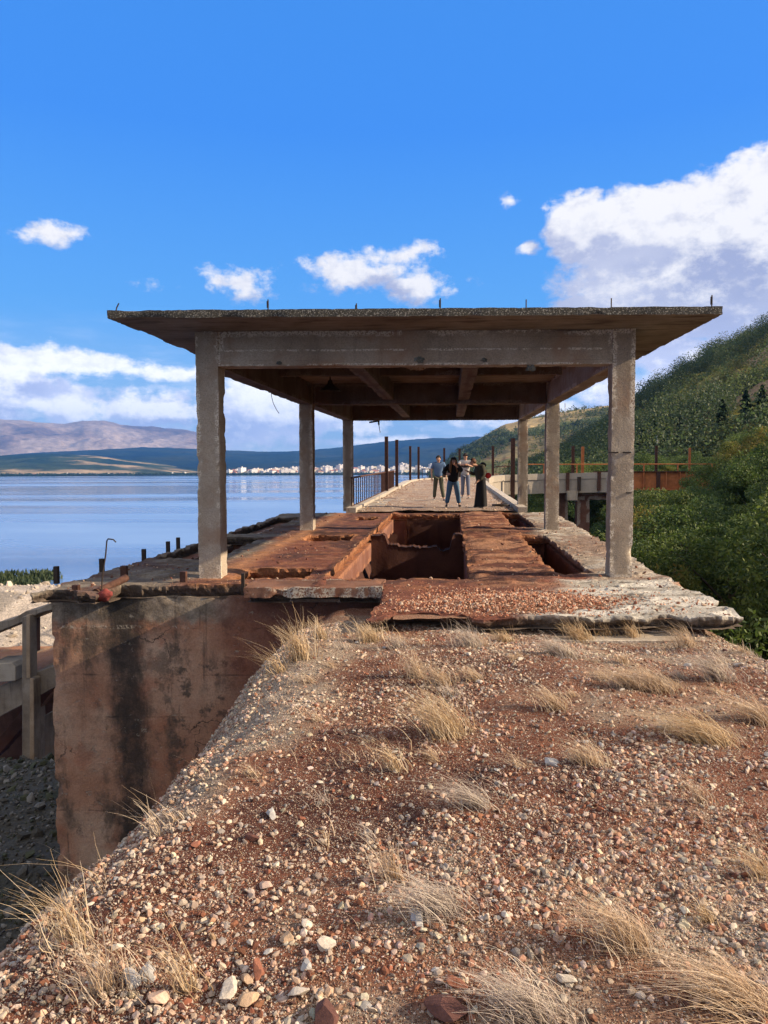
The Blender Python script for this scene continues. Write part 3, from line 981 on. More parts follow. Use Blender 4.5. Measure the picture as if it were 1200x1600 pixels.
for i in range(3):
    v0 = V1 + BAY * i
    for s in (0, 1):
        u0 = UL + (6 - .31) * s
        c_ = sblock('column', (u0, v0, -.03), (u0 + .31, v0 + .30, RU), cell=.03 if i == 0 else .06, edge=.034)
        if i == 0: c_['label'] = 'pitted near column with broken arrises' + (' and a crack across its face' if s else '')
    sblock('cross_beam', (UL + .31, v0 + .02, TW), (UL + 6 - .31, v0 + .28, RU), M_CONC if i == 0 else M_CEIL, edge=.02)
for s in (0, 1):
    u0 = UL + .01 + (6 - .31) * s
    for i in range(2):
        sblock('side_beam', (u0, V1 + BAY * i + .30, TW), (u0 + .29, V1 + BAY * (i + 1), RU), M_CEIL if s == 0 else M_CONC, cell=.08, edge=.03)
for (ua, ub) in ((-1.55, -1.3), (.18, .43)):
    for i in range(2):
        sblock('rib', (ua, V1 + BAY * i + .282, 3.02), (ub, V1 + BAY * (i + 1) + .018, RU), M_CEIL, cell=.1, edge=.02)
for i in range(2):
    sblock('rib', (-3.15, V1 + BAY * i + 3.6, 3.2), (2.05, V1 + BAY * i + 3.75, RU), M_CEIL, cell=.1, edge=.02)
# roof: lighter near edge with lichen, dark soffit inside
V, F, w = rbox_geo((-4.25, 9.24, RU + .002), (3.33, 25.4, RU + .10), .05, .004, .02, 33, .05)
me_o = mob('roof_slab', slope(V), F, M_CEIL, shelter, np.stack([w] * 3, -1), smooth=True)
me_o.data.materials.clear()
m, t, b = new_mat('roof_concrete')
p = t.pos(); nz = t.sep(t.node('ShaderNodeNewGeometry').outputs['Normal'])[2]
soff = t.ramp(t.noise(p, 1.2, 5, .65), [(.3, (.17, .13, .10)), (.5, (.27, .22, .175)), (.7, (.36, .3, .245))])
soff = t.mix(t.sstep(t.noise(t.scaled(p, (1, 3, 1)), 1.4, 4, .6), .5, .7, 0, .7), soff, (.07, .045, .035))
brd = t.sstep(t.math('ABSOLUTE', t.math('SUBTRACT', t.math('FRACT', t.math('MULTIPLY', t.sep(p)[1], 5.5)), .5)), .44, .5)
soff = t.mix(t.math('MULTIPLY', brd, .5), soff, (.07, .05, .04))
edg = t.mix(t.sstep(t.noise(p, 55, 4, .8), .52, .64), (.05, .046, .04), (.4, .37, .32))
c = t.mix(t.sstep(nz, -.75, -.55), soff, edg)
t.l.new(c, b.inputs['Base Color'])
t.l.new(t.bump(t.noise(p, 30, 6, .75), .9, .02), b.inputs['Normal'])
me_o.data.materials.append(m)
for (px, yt) in ((180, 474), (419, 468), (557, 474), (688, 466), (822, 468), (955, 466), (1112, 461)):
    v = shv(px, 9.3 + random.uniform(0, .06))
    x, y, z = atv(px, 484 if px > 1000 else 488, v); _, _, zt = atv(px, yt, v)
    dx = .05 if px == 180 else .0
    mbb = MB().tube([(x, y, z - .04), (x + dx * .4, y, (z + zt) / 2), (x + dx, y, zt)], .008, 6)
    if px in (419, 688, 557, 1112): mbb.box((x - .017, y - .006, z + (zt - z) * .35), (x + .008, y + .006, zt - .02))
    mbb.build('rebar_stub', M_BAR, shelter)
# rough broken patches on the front beam
for (px, py, s) in ((655, 562, .055), (757, 563, .035), (436, 567, .03), (830, 575, .05)):
    x, y, z = atv(px, py, shv(px, V1))
    V, F = ico(3)
    V = V * (1 + .9 * fbm(V, 2.6, 4, int(px)))[:, None] * np.array([s * 1.3, .035, s * .8]) + np.array((x, y + .012, z))
    mob('spalled_patch', V, F, M_EDGE, shelter, np.zeros_like(V))
# crack lines across the hill side near column
for (xa, xb, y_) in ((951, 966, 707), (973, 986, 707), (978, 987, 770)):
    a_ = atv(xa, y_, shv(xa, V1)); b2 = atv(xb, y_ - 1, shv(xa, V1))
    MB().box((a_[0], a_[1] - .008, a_[2] - .006), (b2[0], a_[1] + .02, a_[2] + .008)).build('crack', M_BAR, shelter)

sblock('beam_course', (UL + .31, V1 - .0 + .006, TW + .002), (UL + 5.69, V1 + .02, TW + .225), M_CONC, cell=.04, edge=.012, ew=.03)

# hanging lamp
x, y, z = atv(516, 611, 15.0)
lamp = empty('ceiling_lamp', (x, y, z), 'rusty bell shaped lamp hanging from a rod below the shelter roof', 'lamp')
mb = MB()
prof = [(.225, 0), (.215, .015), (.13, .08), (.06, .14), (.045, .2), (.03, .22)]
n = 24
V = [(x + r_ * math.cos(k * 2 * math.pi / n), y + r_ * math.sin(k * 2 * math.pi / n), z + h_) for r_, h_ in prof for k in range(n)]
F = [(i * n + k, i * n + (k + 1) % n, (i + 1) * n + (k + 1) % n, (i + 1) * n + k) for i in range(5) for k in range(n)]
mb.add(V, np.array(F)); mb.build('lamp_shade', M_BAR, lamp, smooth=True)
MB().tube([(x, y, z + .2), (x, y, RU + SL * y - .0)], .015, 8).build('hanging_rod', M_BAR, lamp)
MB().box((x - .05, y - .05, RU + SL * y - .02), (x + .05, y + .05, RU + SL * y + .005)).build('ceiling_plate', M_BAR, lamp)
pts = [atv(424, 606, 14.), atv(424, 618, 14.), atv(427, 630, 14.), atv(432, 640, 14.), atv(436, 646, 14.)]
tag(MB().tube(pts, .006, 5).build('dangling_wire', M_BAR), 'thin wire dangling from the lake side roof beam against the sky', 'wire')
pa = [atv(577, 660, 24.3), atv(590, 658, 24.3), atv(593, 658, 24.3)]
tag(MB().tube(pa, .03, 6).tube([atv(591, 652, 24.3), atv(592, 664, 24.3)], .03, 6).tube([atv(592, 664, 24.3), atv(594, 676, 24.3)], .01, 5).build('bent_bracket', M_BAR), 'bent iron bracket hanging under the far roof beam', 'bracket')
V, F = ico(4)
V = V * (1 + .35 * fbm(V, 5, 4, 3))[:, None] * np.array([.24, .2, .1]) + np.array((-.62, 13.6, RU + SL * 13.6 - .03))
tag(mob('mud_nest', V, F, M_RUSTC, C=np.ones_like(V) * .2), 'rough brown clump like a nest stuck under the shelter roof', 'nest')

# ------------------------------------------------------------------ gravel pile on the near slab
def pile_h(x, y):
    return .11 * np.exp(-(((x - .85) / 1.0) ** 2 + ((y - 8.35) / .55) ** 2)) - .03
xs = np.arange(-.6, 2.5, .06); ys = np.arange(7.7, 9.6, .06)
X, Y = np.meshgrid(xs, ys, indexing='ij'); Zp = pile_h(X, Y) + fb2(X, Y, 6, 3, 3) * .01
o = mob('rubble_heap', slope(np.stack([X, Y, Zp - .012], -1).reshape(-1, 3)), grid_faces(*X.shape), M_GROUND, C=np.broadcast_to((.28, .15, .095), (X.size, 3)), smooth=True)
tag(o, 'low heap of orange stone chippings on the near slab', 'rubble', kind='stuff')
N = 9000
gx = r1.normal(.8, .75, N); gy = r1.normal(8.4, .42, N)
s_in, _ = deck_sdf(gx, gy)
k_ = (s_in < -.03); gx, gy = gx[k_], gy[k_]; n = len(gx)
sz = np.minimum(.009 + .006 * r1.pareto(2.4, n), .03)
cc = np.array([(.52, .3, .2), (.42, .2, .12), (.56, .42, .32), (.3, .12, .07)])[r1.integers(0, 4, n)] * r1.uniform(.8, 1.15, (n, 1))
o = scatter('chippings', slope(np.stack([gx, gy, np.maximum(pile_h(gx, gy), 0) + sz * .3], -1)), sz, cc, M_STONE, tiny, r1, .7)
tag(o, 'angular orange and cream chippings strewn over the near slab', 'gravel', kind='stuff')
# loose rubble over the rest of the deck
N = 9000
gx = r1.uniform(-5.2, 3, N); gy = 7.7 + r1.uniform(0, 1, N) ** 1.5 * 15
s_in, _ = deck_sdf(gx, gy)
k_ = (s_in < -.04) & (fb2(gx, gy, 1.5, 3, 51) + .25 * (gx > .2) > .05); gx, gy = gx[k_], gy[k_]; n = len(gx)
sz = np.minimum(.007 + .006 * r1.pareto(2.2, n), .04)
cc = np.array([(.3, .14, .09), (.2, .08, .05), (.42, .3, .22), (.12, .055, .04)])[r1.integers(0, 4, n)] * r1.uniform(.8, 1.2, (n, 1))
wv = np.array([0.]);
iu = np.clip(((gx - us[0]) / du).astype(int), 0, len(us) - 1); iv = np.clip(((gy - vs[0]) / du).astype(int), 0, len(vs) - 1)
o = scatter('rubble', slope(np.stack([gx, gy, W[iu, iv] + sz * .3], -1)), sz, cc, M_STONE, tiny, r1, .5)
tag(o, 'small rust coloured rubble scattered over the platform deck', 'rubble', kind='stuff')

# ------------------------------------------------------------------ land, lake and mountains
LAKE = -9.5


def land_h(x, y):
    right = -7.5 + .33 * np.maximum(0, x - 5) - .6 * sm(y, 25, 60) * (1 - sm(x, 10, 30))
    left = -4.4 + .1 * (x + 6) - 4.6 * sm(y, 15.8, 21)
    shore = LAKE - .8 + .25 * np.clip(x + 44 - np.clip((y - 40) * .5, 0, 20), 0, 34)
    L = np.minimum(left, np.maximum(shore, LAKE - 1.5))
    f = sm(x, -4, 5)
    h = L * (1 - f) + right * f
    return h + fb2(x, y, .12, 4, 101) * .8 + fb2(x, y, .9, 3, 102) * .12


xs = np.concatenate([np.arange(-70, -14, 1.5), np.arange(-14, -3, .25), np.arange(-3, 60, 1.2), np.arange(60, 170, 4)])
ys = np.concatenate([np.arange(-30, 2, 2), np.arange(2, 22, .25), np.arange(22, 120, 1.5), np.arange(120, 420, 6)])
X, Y = np.meshgrid(xs, ys, indexing='ij'); Z = land_h(X, Y)
Cg = np.broadcast_to(np.array((.05, .065, .03)), X.shape + (3,)).copy()
Cg = mixc(Cg, (.1, .085, .05), sm(fb2(X, Y, .15, 3, 103), 0, .3))
Cg = mixc(Cg, (.13, .075, .045), (1 - sm(X, -5, -3)) * (1 - sm(Y, 30, 40)))
scree = (1 - sm(X, -5, -3)) * (1 - sm(Y, 16, 18))
nn = fb2(X, Y, .8, 4, 104)
Cg = mixc(Cg, (.06, .055, .045), scree)
Cg = mixc(Cg, (.04, .042, .025), scree * sm(nn, .0, .3))
M_SCREE = attr_mat('scree', 14, (.45, 1.7), .05, g2=3)
tag(mob('ground', np.stack([X, Y, Z], -1).reshape(-1, 3), grid_faces(*X.shape), M_SCREE, C=Cg.reshape(-1, 3), smooth=True), kind='structure')
N = 9000
gx = r1.uniform(-14, -5.4, N); gy = r1.uniform(4, 17.5, N); sz = .03 + .03 * r1.pareto(2.5, N); sz = np.minimum(sz, .16)
cc = np.array([(.11, .1, .09), (.07, .065, .055), (.18, .17, .155), (.06, .065, .04)])[r1.integers(0, 4, N)] * r1.uniform(.7, 1.2, (N, 1))
tag(scatter('scree', np.stack([gx, gy, land_h(gx, gy) + sz * .2], -1), sz, cc, M_STONE, tiny, r1, .7), 'dark grey rubble covering the shaded slope below the wall', 'rubble', kind='stuff')

m, t, b = new_mat('lake_water')
p = t.pos()
st = t.noise(t.scaled(p, (.0022, .011, 1)), 1., 5, .6, .4)
t.l.new(t.ramp(st, [(.4, (.025, .12, .38)), (.6, (.2, .33, .58))]), b.inputs['Base Color'])  # brightness of reflected low cloud put into the base colour
b.inputs['Specular IOR Level'].default_value = .5; b.inputs['IOR'].default_value = 1.33
t.l.new(t.sstep(st, .42, .58, .04, .34), b.inputs['Roughness'])
hh = t.math('ADD', t.noise(t.scaled(p, (.5, 1.1, 1)), 1., 5, .65), t.math('MULTIPLY', t.noise(t.scaled(p, (.06, .16, 1)), 1., 3, .5), 1.5))
t.l.new(t.bump(hh, .25, .3), b.inputs['Normal'])
o = mob('lake_water', [(-11000, 10, LAKE), (11000, 10, LAKE), (11000, 11000, LAKE), (-11000, 11000, LAKE)], np.array([(0, 1, 2, 3)]), m)
tag(o, kind='structure')
tag(mob('lake_water', [(-11000, -3000, LAKE), (-9, -3000, LAKE), (-9, 10, LAKE), (-11000, 10, LAKE)], np.array([(0, 1, 2, 3)]), m), kind='structure')


def mountain(name, prof, RR, r0, r1_, ramp_, nf, seed, zb=LAKE, na=420, nr=90, rough=.35, patch=None, gr=(.7, 1.3), ext=None, power=.9):
    A = np.array([azel(x, y) for x, y in prof]); ax = A[:, 0]; ee = A[:, 1]
    az_ = np.linspace(ax[0], ax[-1], na); E = np.interp(az_, ax, ee)
    rr = np.concatenate([np.linspace(r0, RR, nr), np.linspace(RR, r1_, nr // 3)[1:]])
    AZ, RD = np.meshgrid(az_, rr, indexing='ij')
    Hr = EYE + RR * np.tan(E)[:, None]
    x = RD * np.sin(AZ); y = RD * np.cos(AZ)
    tt = np.clip((RD - r0) / (RR - r0), 0, 1)
    ext_ = np.clip((RD - RR) / (r1_ - RR), 0, 1)
    nz_ = fb2(x, y, nf, 6, seed, .52)
    rid = 1 - 2 * np.abs(fb2(x, y, nf * 1.6, 5, seed + 9, .5))
    Zs = zb + (Hr - zb) * (tt ** power) * (1 - ext_ * .8)
    Zs = Zs + (Hr - zb) * rough * ((nz_ * .6 + (rid - .6) * .5)) * np.sin(np.pi * tt) * .8 + (Hr - zb) * .02 * fb2(x, y, nf * 8, 4, seed + 3)
    V = np.stack([x, y, Zs], -1)
    C = ramp_(x, y, Zs, AZ, tt)
    return mob(name, V.reshape(-1, 3), grid_faces(len(az_), len(rr)), M_LANDFAR, C=C.reshape(-1, 3), smooth=True), (az_, rr, Zs)


m, t, b = new_mat('mountain_land')
p = t.pos(); c = t.attr()
c = t.mix(.7, c, t.ramp(t.noise(p, .012, 9, .75), [(.35, .55), (.65, 1.5)]), 'MULTIPLY')
c = t.mix(.6, c, t.ramp(t.noise(p, .12, 5, .7), [(.35, .6), (.65, 1.4)]), 'MULTIPLY')
t.l.new(c, b.inputs['Base Color']); b.inputs['Roughness'].default_value = 1; b.inputs['Specular IOR Level'].default_value = 0
M_LANDFAR = m


def cmix(x, y, cols, f, seed, w=.25):
    n = fb2(x, y, f, 5, seed)
    C = mixc(np.broadcast_to(np.array(cols[0]), x.shape + (3,)).copy(), cols[1], sm(n, -w, .05))
    return mixc(C, cols[2], sm(n, .05, w + .1))


o, _ = mountain('mountains', [(-500, 690), (-300, 668), (-120, 662), (0, 655), (40, 657), (75, 661), (100, 663), (130, 657), (160, 657), (190, 664), (240, 667), (290, 671), (308, 675), (326, 686), (345, 704), (365, 722), (385, 738)],
                9500, 6800, 11000, lambda x, y, z, a, t: cmix(x, y, [(.14, .10, .08), (.25, .185, .14), (.33, .26, .21)], .0016, 201), .0009, 202, rough=.35)
tag(o, kind='structure')
o, _ = mountain('mountains', [(-500, 735), (-200, 722), (0, 712), (60, 707), (150, 703), (220, 699), (280, 700), (340, 703), (420, 706), (480, 704), (540, 698), (600, 690), (650, 686), (700, 684), (745, 682), (800, 686), (900, 690), (1100, 700), (1500, 690)],
                6200, 3300, 9000, lambda x, y, z, a, t: cmix(x, y, [(.008, .015, .02), (.014, .024, .02), (.026, .032, .02)], .0025, 211), .0016, 212, rough=.3, na=600)  # cloud shadow over this range put into its very dark forest colour
tag(o, kind='structure')
o, _ = mountain('foothills', [(-500, 716), (-200, 710), (-50, 711), (0, 712), (80, 709), (150, 712), (230, 722), (300, 731), (360, 736), (420, 739.5)],
                4000, 2750, 5200, lambda x, y, z, a, t: cmix(x, y, [(.015, .03, .02), (.04, .055, .025), (.34, .25, .15)], .004, 221, .34), .003, 222, rough=.3)
tag(o, kind='structure')
o, _ = mountain('far_shore', [(-600, 741), (-200, 739), (0, 739.2), (200, 739.4), (330, 738), (450, 735.5), (560, 733), (640, 731), (720, 729), (800, 726), (900, 730)],
                3100, 2480, 3300, lambda x, y, z, a, t: cmix(x, y, [(.04, .05, .03), (.08, .09, .05), (.2, .17, .12)], .01, 231, .3), .006, 232, rough=.1, nr=30, zb=LAKE - .2)
tag(o, kind='structure')


def hillramp(x, y, z, a, t):
    C = cmix(x, y, [(.07, .085, .04), (.13, .13, .06), (.22, .18, .1)], .02, 241, .3)
    n = fb2(x, y, .012, 4, 243)
    C = mixc(C, (.36, .27, .14), sm(n, .16, .24) * sm(t, .15, .4))
    return mixc(C, (.21, .12, .075), sm(fb2(x, y, .04, 4, 244), .18, .3) * (t < .5) * .7)


hillB, HB = mountain('far_hill', [(672, 739.5), (690, 729), (703, 717), (720, 704), (742, 690), (760, 679), (790, 662), (820, 655), (870, 645), (905, 640), (945, 634), (1000, 628), (1100, 600), (1400, 540)],
                     1050, 520, 1500, hillramp, .006, 242, na=520, nr=130, rough=.25, zb=LAKE)
tag(hillB, kind='structure')


def hillrampA(x, y, z, a, t):
    C = cmix(x, y, [(.07, .08, .035), (.12, .12, .05), (.19, .15, .08)], .03, 251, .3)
    C = mixc(C, (.25, .21, .055), sm(fb2(x, y, .02, 3, 256), .05, .25) * .8)
    return mixc(C, (.3, .2, .13), sm(fb2(x * .6, y * 1.6, .035, 4, 254), .16, .26) * (t < .6) * .85)


hillA, HA = mountain('hillside', [(800, 739), (830, 734), (872, 716), (944, 671), (990, 631), (1050, 593), (1080, 575), (1100, 566), (1130, 545), (1200, 511), (1350, 450), (1600, 380), (2100, 330)],
                     380, 75, 700, hillrampA, .02, 252, na=420, nr=150, rough=.16, zb=-6, power=.75)
tag(hillA, kind='structure')


def sample_hill(Hd, n, r, fseed, f, thr, rmin=0., rmax=1e9, a0=-9, a1=9):
    az_, rr, Zs = Hd
    P_ = []
    tries = 0
    while sum(len(q) for q in P_) < n and tries < 60:
        tries += 1
        a = r.uniform(az_[0], az_[-1], n); d = np.sqrt(r.uniform(max(rr[0], rmin) ** 2, min(rr[-1], rmax) ** 2, n))
        x, y = d * np.sin(a), d * np.cos(a)
        k = (fb2(x, y, f, 4, fseed) > thr + r.normal(0, .06, n)) & (a > a0) & (a < a1)
        i = np.clip(((a - az_[0]) / (az_[1] - az_[0])).astype(int), 0, len(az_) - 2)
        j = np.clip(np.searchsorted(rr, d) - 1, 0, len(rr) - 2)
        fr = (d - rr[j]) / (rr[j + 1] - rr[j])
        z = Zs[i, j] * (1 - fr) + Zs[i, j + 1] * fr
        P_.append(np.stack([x, y, z], -1)[k])
    return np.concatenate(P_)[:n]


# ---- foliage
def leaf_mat(name, rnd=True):
    m, t, b = new_mat(name)
    c = t.attr()
    if rnd:
        oi = t.node('ShaderNodeObjectInfo').outputs['Random']
        c = t.mix(.8, c, t.ramp(oi, [(0, (.75, .8, .7)), (.35, (1, 1, .8)), (.6, (1.25, 1.15, .8)), (.8, (.8, .95, .9)), (1, (1.35, 1.1, .7))]), 'MULTIPLY')
    t.l.new(c, b.inputs['Base Color']); b.inputs['Roughness'].default_value = .65
    tr = t.node('ShaderNodeBsdfTranslucent'); t.l.new(t.mix(1., c, (1.05, 1.15, .6), 'MULTIPLY'), tr.inputs['Color'])
    mx = t.node('ShaderNodeMixShader'); mx.inputs[0].default_value = .3
    out = m.node_tree.nodes['Material Output']
    t.l.new(b.outputs[0], mx.inputs[1]); t.l.new(tr.outputs[0], mx.inputs[2]); t.l.new(mx.outputs[0], out.inputs['Surface'])
    return m


M_LEAF = leaf_mat('leaf'); M_PINE = leaf_mat('needle'); M_WOOD = leaf_mat('wood_leaf', False)
M_BARK = plain('bark', (.09, .07, .055), .95, .4, 8, bumpd=.02)


def leaf_quads(C0, s, r, cols, elong=2.2, droop=.3):
    n = len(C0)
    d = r.normal(size=(n, 3)); d[:, 2] -= droop; d /= np.linalg.norm(d, axis=1)[:, None]
    e = np.cross(d, r.normal(size=(n, 3))); e /= np.linalg.norm(e, axis=1)[:, None]
    L = (s * elong / 2)[:, None] * d; Wd = (s / 2)[:, None] * e
    V = np.stack([C0 - L, C0 + Wd * .9, C0 + L, C0 - Wd * .9], 1).reshape(-1, 3)
    F = np.arange(4 * n).reshape(n, 4)
    return V, F, np.repeat(cols, 4, 0)


def make_crown(seed, n=9000, leaf=.11, H=6.5, Rad=2.6, base=1.2, kind=0):
    r = np.random.default_rng(seed)
    limbs = []
    pts = []
    nb = 34
    for k in range(nb):
        hh = base + (H - base) * (k / nb) ** .8 + r.normal(0, .2)
        f = (hh - base) / (H - base)
        rad = Rad * (math.sin(math.pi * min(1, max(0.08, .25 + f * .7))) ** .7) * r.uniform(.45, 1.05)
        a = r.uniform(0, 6.283)
        c = np.array([rad * math.cos(a), rad * math.sin(a), hh])
        limbs.append(c)
        m_ = n // nb
        cr = r.uniform(.45, .95) * Rad / 2.6
        u = r.normal(size=(m_, 3)); u /= np.linalg.norm(u, axis=1)[:, None]
        q = c + u * (cr * r.uniform(.15, 1, m_) ** .5)[:, None] * np.array([1.15, 1.15, .75])
        pts.append(q)
    P_ = np.concatenate(pts)
    keep = fbm(P_, 1.3, 3, seed) > -.28
    P_ = P_[keep]; m_ = len(P_)
    if kind == 0: base_c = np.array([(.06, .10, .045), (.09, .135, .05), (.13, .17, .06), (.048, .08, .04)])
    elif kind == 1: base_c = np.array([(.12, .15, .05), (.17, .17, .05), (.2, .15, .055), (.1, .135, .05)])
    else: base_c = np.array([(.022, .045, .022), (.03, .055, .024), (.018, .038, .022), (.04, .06, .025)])
    cid = (fbm(P_, .9, 2, seed + 1) * 3 + 2 + r.normal(0, .6, m_)).astype(int) % 4
    cols = base_c[cid] * r.uniform(.75, 1.25, (m_, 1))
    V, F, C = leaf_quads(P_, leaf * r.uniform(.6, 1.3, m_), r, cols)
    mb = MB()
    mb.tube([(0, 0, -.5), (.05, .05, H * .3), (-.05, .1, H * .6), (0, 0, H * .85)], [.13, .1, .06, .02], 7)
    for c in limbs[::2]:
        z0 = max(.5, c[2] - r.uniform(.8, 1.8)); 
        mid_ = np.array([c[0] * .45, c[1] * .45, (z0 + c[2]) / 2 - .05])
        mb.tube([(0, 0, z0), mid_, c], [.05, .03, .012], 5, cap=False)
    return meshdata('crown', V, F, C), mb


def pine_crown(seed, n=14000, H=8., Rad=2.):
    r = np.random.default_rng(seed)
    hh = 1.2 + (H - 1.2) * r.uniform(0, 1, n) ** 1.2
    f = (hh - 1.2) / (H - 1.2)
    lay = .75 + .25 * np.sin(f * 40 + r.uniform(0, 1, n))
    a = r.uniform(0, 6.283, n)
    lob = .75 + .3 * np.sin(a * 3 + f * 9) + .2 * np.sin(a * 7 + 2 + f * 15)
    rad = Rad * (1 - f) ** .65 * lay * lob * r.uniform(.3, 1, n) ** .5
    P_ = np.stack([rad * np.cos(a), rad * np.sin(a), hh - rad * .12], -1)
    base_c = np.array([(.02, .04, .02), (.028, .052, .022), (.016, .034, .02)])
    V, F, C = leaf_quads(P_, .13 * r.uniform(.6, 1.3, n), r, base_c[r.integers(0, 3, n)] * r.uniform(.8, 1.2, (n, 1)), 1.8)
    mb = MB(); mb.tube([(0, 0, -.5), (0, 0, H * .5), (0, 0, H * .97)], [.16, .1, .02], 7)
    return meshdata('crown', V, F, C), mb


def kindset(fn, seeds, mat, **k):
    out = []
    for s in seeds:
        me, mb = fn(s, **k)
        me.materials.append(mat)
        F = [np.concatenate(mb.Q)] + ([np.concatenate(mb.T)] if mb.T else [])
        tm = meshdata('trunk', np.concatenate(mb.V), F, None, True); tm.materials.append(M_BARK)
        out.append((me, tm))
    return out


K_LOC = kindset(make_crown, [301, 302, 303, 304], M_LEAF, n=34000, leaf=.055)
K_YEL = kindset(make_crown, [311, 312], M_LEAF, n=28000, leaf=.055, kind=1, Rad=2.2)
K_PINE = kindset(pine_crown, [321, 322, 323], M_PINE)


def put_tree(name, k, loc, sc, rz, label, group, cat='tree'):
    e = empty(name, loc, label, cat, group)
    e.rotation_euler = (0, 0, rz); e.scale = sc if isinstance(sc, tuple) else (sc, sc, sc)
    for nm, me in (('crown', k[0]), ('trunk', k[1])):
        o = bpy.data.objects.new(nm, me); col.objects.link(o); o.parent = e
    return e


r3 = np.random.default_rng(5)
prof_x = [700, 935, 985, 1050, 1075, 1095, 1115, 1150, 1200, 1300, 1500]
prof_y = [850, 845, 775, 768, 755, 715, 700, 678, 660, 640, 600]
pa = [azel(x, 700)[0] for x in prof_x]
ps = [math.tan(azel(x, y)[1]) for x, y in zip(prof_x, prof_y)]
cands = []
cell = 3.1
for ix in range(int(70 / cell)):
    for iy in range(-2, int(85 / cell)):
        x = 4.5 + ix * cell + r3.uniform(-1.1, 1.1); y = 3 + iy * cell + r3.uniform(-1.1, 1.1)
        rr = math.hypot(x, y); a = math.atan2(x, y)
        if rr < 9 or x < 4.6: continue
        if a > R(46): continue
        if a > R(28) and r3.uniform() < .6: continue
        if 50 < y < 62 and x < 19: continue
        if y > 62 and x < 4: continue
        cands.append((rr, a, x, y))
ntree = 0
for rr, a, x, y in sorted(cands):
    gz = float(land_h(np.array([x]), np.array([y]))[0])
    lim = EYE + np.interp(a, pa, ps) * rr
    if y > 62: lim = EYE + .012 * rr + r3.uniform(-1, 1.0)
    top = min(gz + r3.uniform(5.8, 8.2), lim - r3.uniform(0, .6))
    h = max(3.2, top - gz)
    s = h / 6.6
    yel = r3.uniform() < .16
    if yel: lab, grp_, K_, nm = 'yellowing feathery tree among the green thicket below the platform', 'yellowing trees of the hill side thicket', K_YEL, 'broadleaf_tree'
    else: lab, grp_, K_, nm = 'dense green locust-like tree of the thicket between platform and hill', 'green trees of the hill side thicket', K_LOC, 'broadleaf_tree'
    put_tree(nm, K_[int(r3.integers(len(K_)))], (x, y, gz - .1 - max(0, 3.2 - (top - gz))), (max(s, .8) * r3.uniform(.85, 1.15), max(s, .8) * r3.uniform(.85, 1.15), s), r3.uniform(0, 6.28), lab, grp_)
    ntree += 1
print('trees', ntree)
# undergrowth that fills the floor of the thicket
N = 60000
gx = r3.uniform(4.2, 34, N); gy = r3.uniform(3, 62, N)
kk = fb2(gx, gy, .35, 3, 401) > -.25; gx, gy = gx[kk], gy[kk]; n = len(gx)
gz = land_h(gx, gy) + r3.uniform(0, 1.6, n) * (1 + fb2(gx, gy, .5, 2, 402))
cols = np.array([(.04, .075, .025), (.06, .1, .03), (.09, .1, .03)])[r3.integers(0, 3, n)]
V, F, C = leaf_quads(np.stack([gx, gy, gz], -1), .17 * r3.uniform(.6, 1.4, n), r3, cols)
tag(mob('undergrowth', V, F, M_WOOD, C=C), 'dense low green undergrowth beneath the thicket trees', 'undergrowth', kind='stuff')


def woods(name, P_, h, leaf, nl, cols, label, seed, cat='woodland'):
    r = np.random.default_rng(seed)
    n = len(P_)
    u = r.normal(size=(n, nl, 3)); u /= np.linalg.norm(u, axis=2)[..., None]
    hs_ = h * r.uniform(.6, 1.35, (n, 1, 1))
    q = u * r.uniform(.25, 1, (n, nl, 1)) ** .5 * hs_ * np.array([.48, .48, .5]) + P_[:, None, :] + np.array([0, 0, .42]) * hs_
    cc = np.asarray(cols)[r.integers(0, len(cols), n)][:, None, :] * r.uniform(.7, 1.3, (n, 1, 1)) * r.uniform(.8, 1.2, (n, nl, 1))
    V, F, C = leaf_quads(q.reshape(-1, 3), leaf * r.uniform(.6, 1.3, n * nl), r, cc.reshape(-1, 3), 1.5, 0)
    return tag(mob(name, V, F, M_WOOD, C=C), label, cat, kind='stuff')


DK = [(.065, .09, .05), (.085, .115, .055), (.11, .135, .06), (.07, .095, .055)]
GY = [(.1, .13, .055), (.17, .17, .06), (.25, .21, .07)]
woods('hillside_woods', sample_hill(HA, 1700, r3, 411, .018, .06, 85, 420, -1, R(34)), 6.2, .27, 300, DK, 'dark evergreen woods covering the steep hillside', 5)
woods('hillside_scrub', sample_hill(HA, 5200, r3, 421, .03, -.12, 80, 420, -1, R(34)), 2.4, .24, 70, GY, 'olive and yellow scrub between the dark woods of the hillside', 6)
woods('far_hill_woods', sample_hill(HB, 4200, r3, 431, .009, .02), 7, 1.2, 40, DK, 'dark woods in patches over the far hill beyond the viaduct', 7)
woods('far_hill_scrub', sample_hill(HB, 5200, r3, 441, .02, -.1), 3.2, .9, 14, GY, 'scattered green scrub dotting the far hill', 8)
az_s = r3.uniform(azel(-60, 740)[0], azel(760, 740)[0], 1500); rd = r3.uniform(2500, 2560, 1500)
woods('shore_trees', np.stack([rd * np.sin(az_s), rd * np.cos(az_s), np.full(1500, LAKE)], -1), 9, 3, 26, [(.03, .06, .025), (.045, .08, .03)], 'line of green trees along the far lake shore', 9)

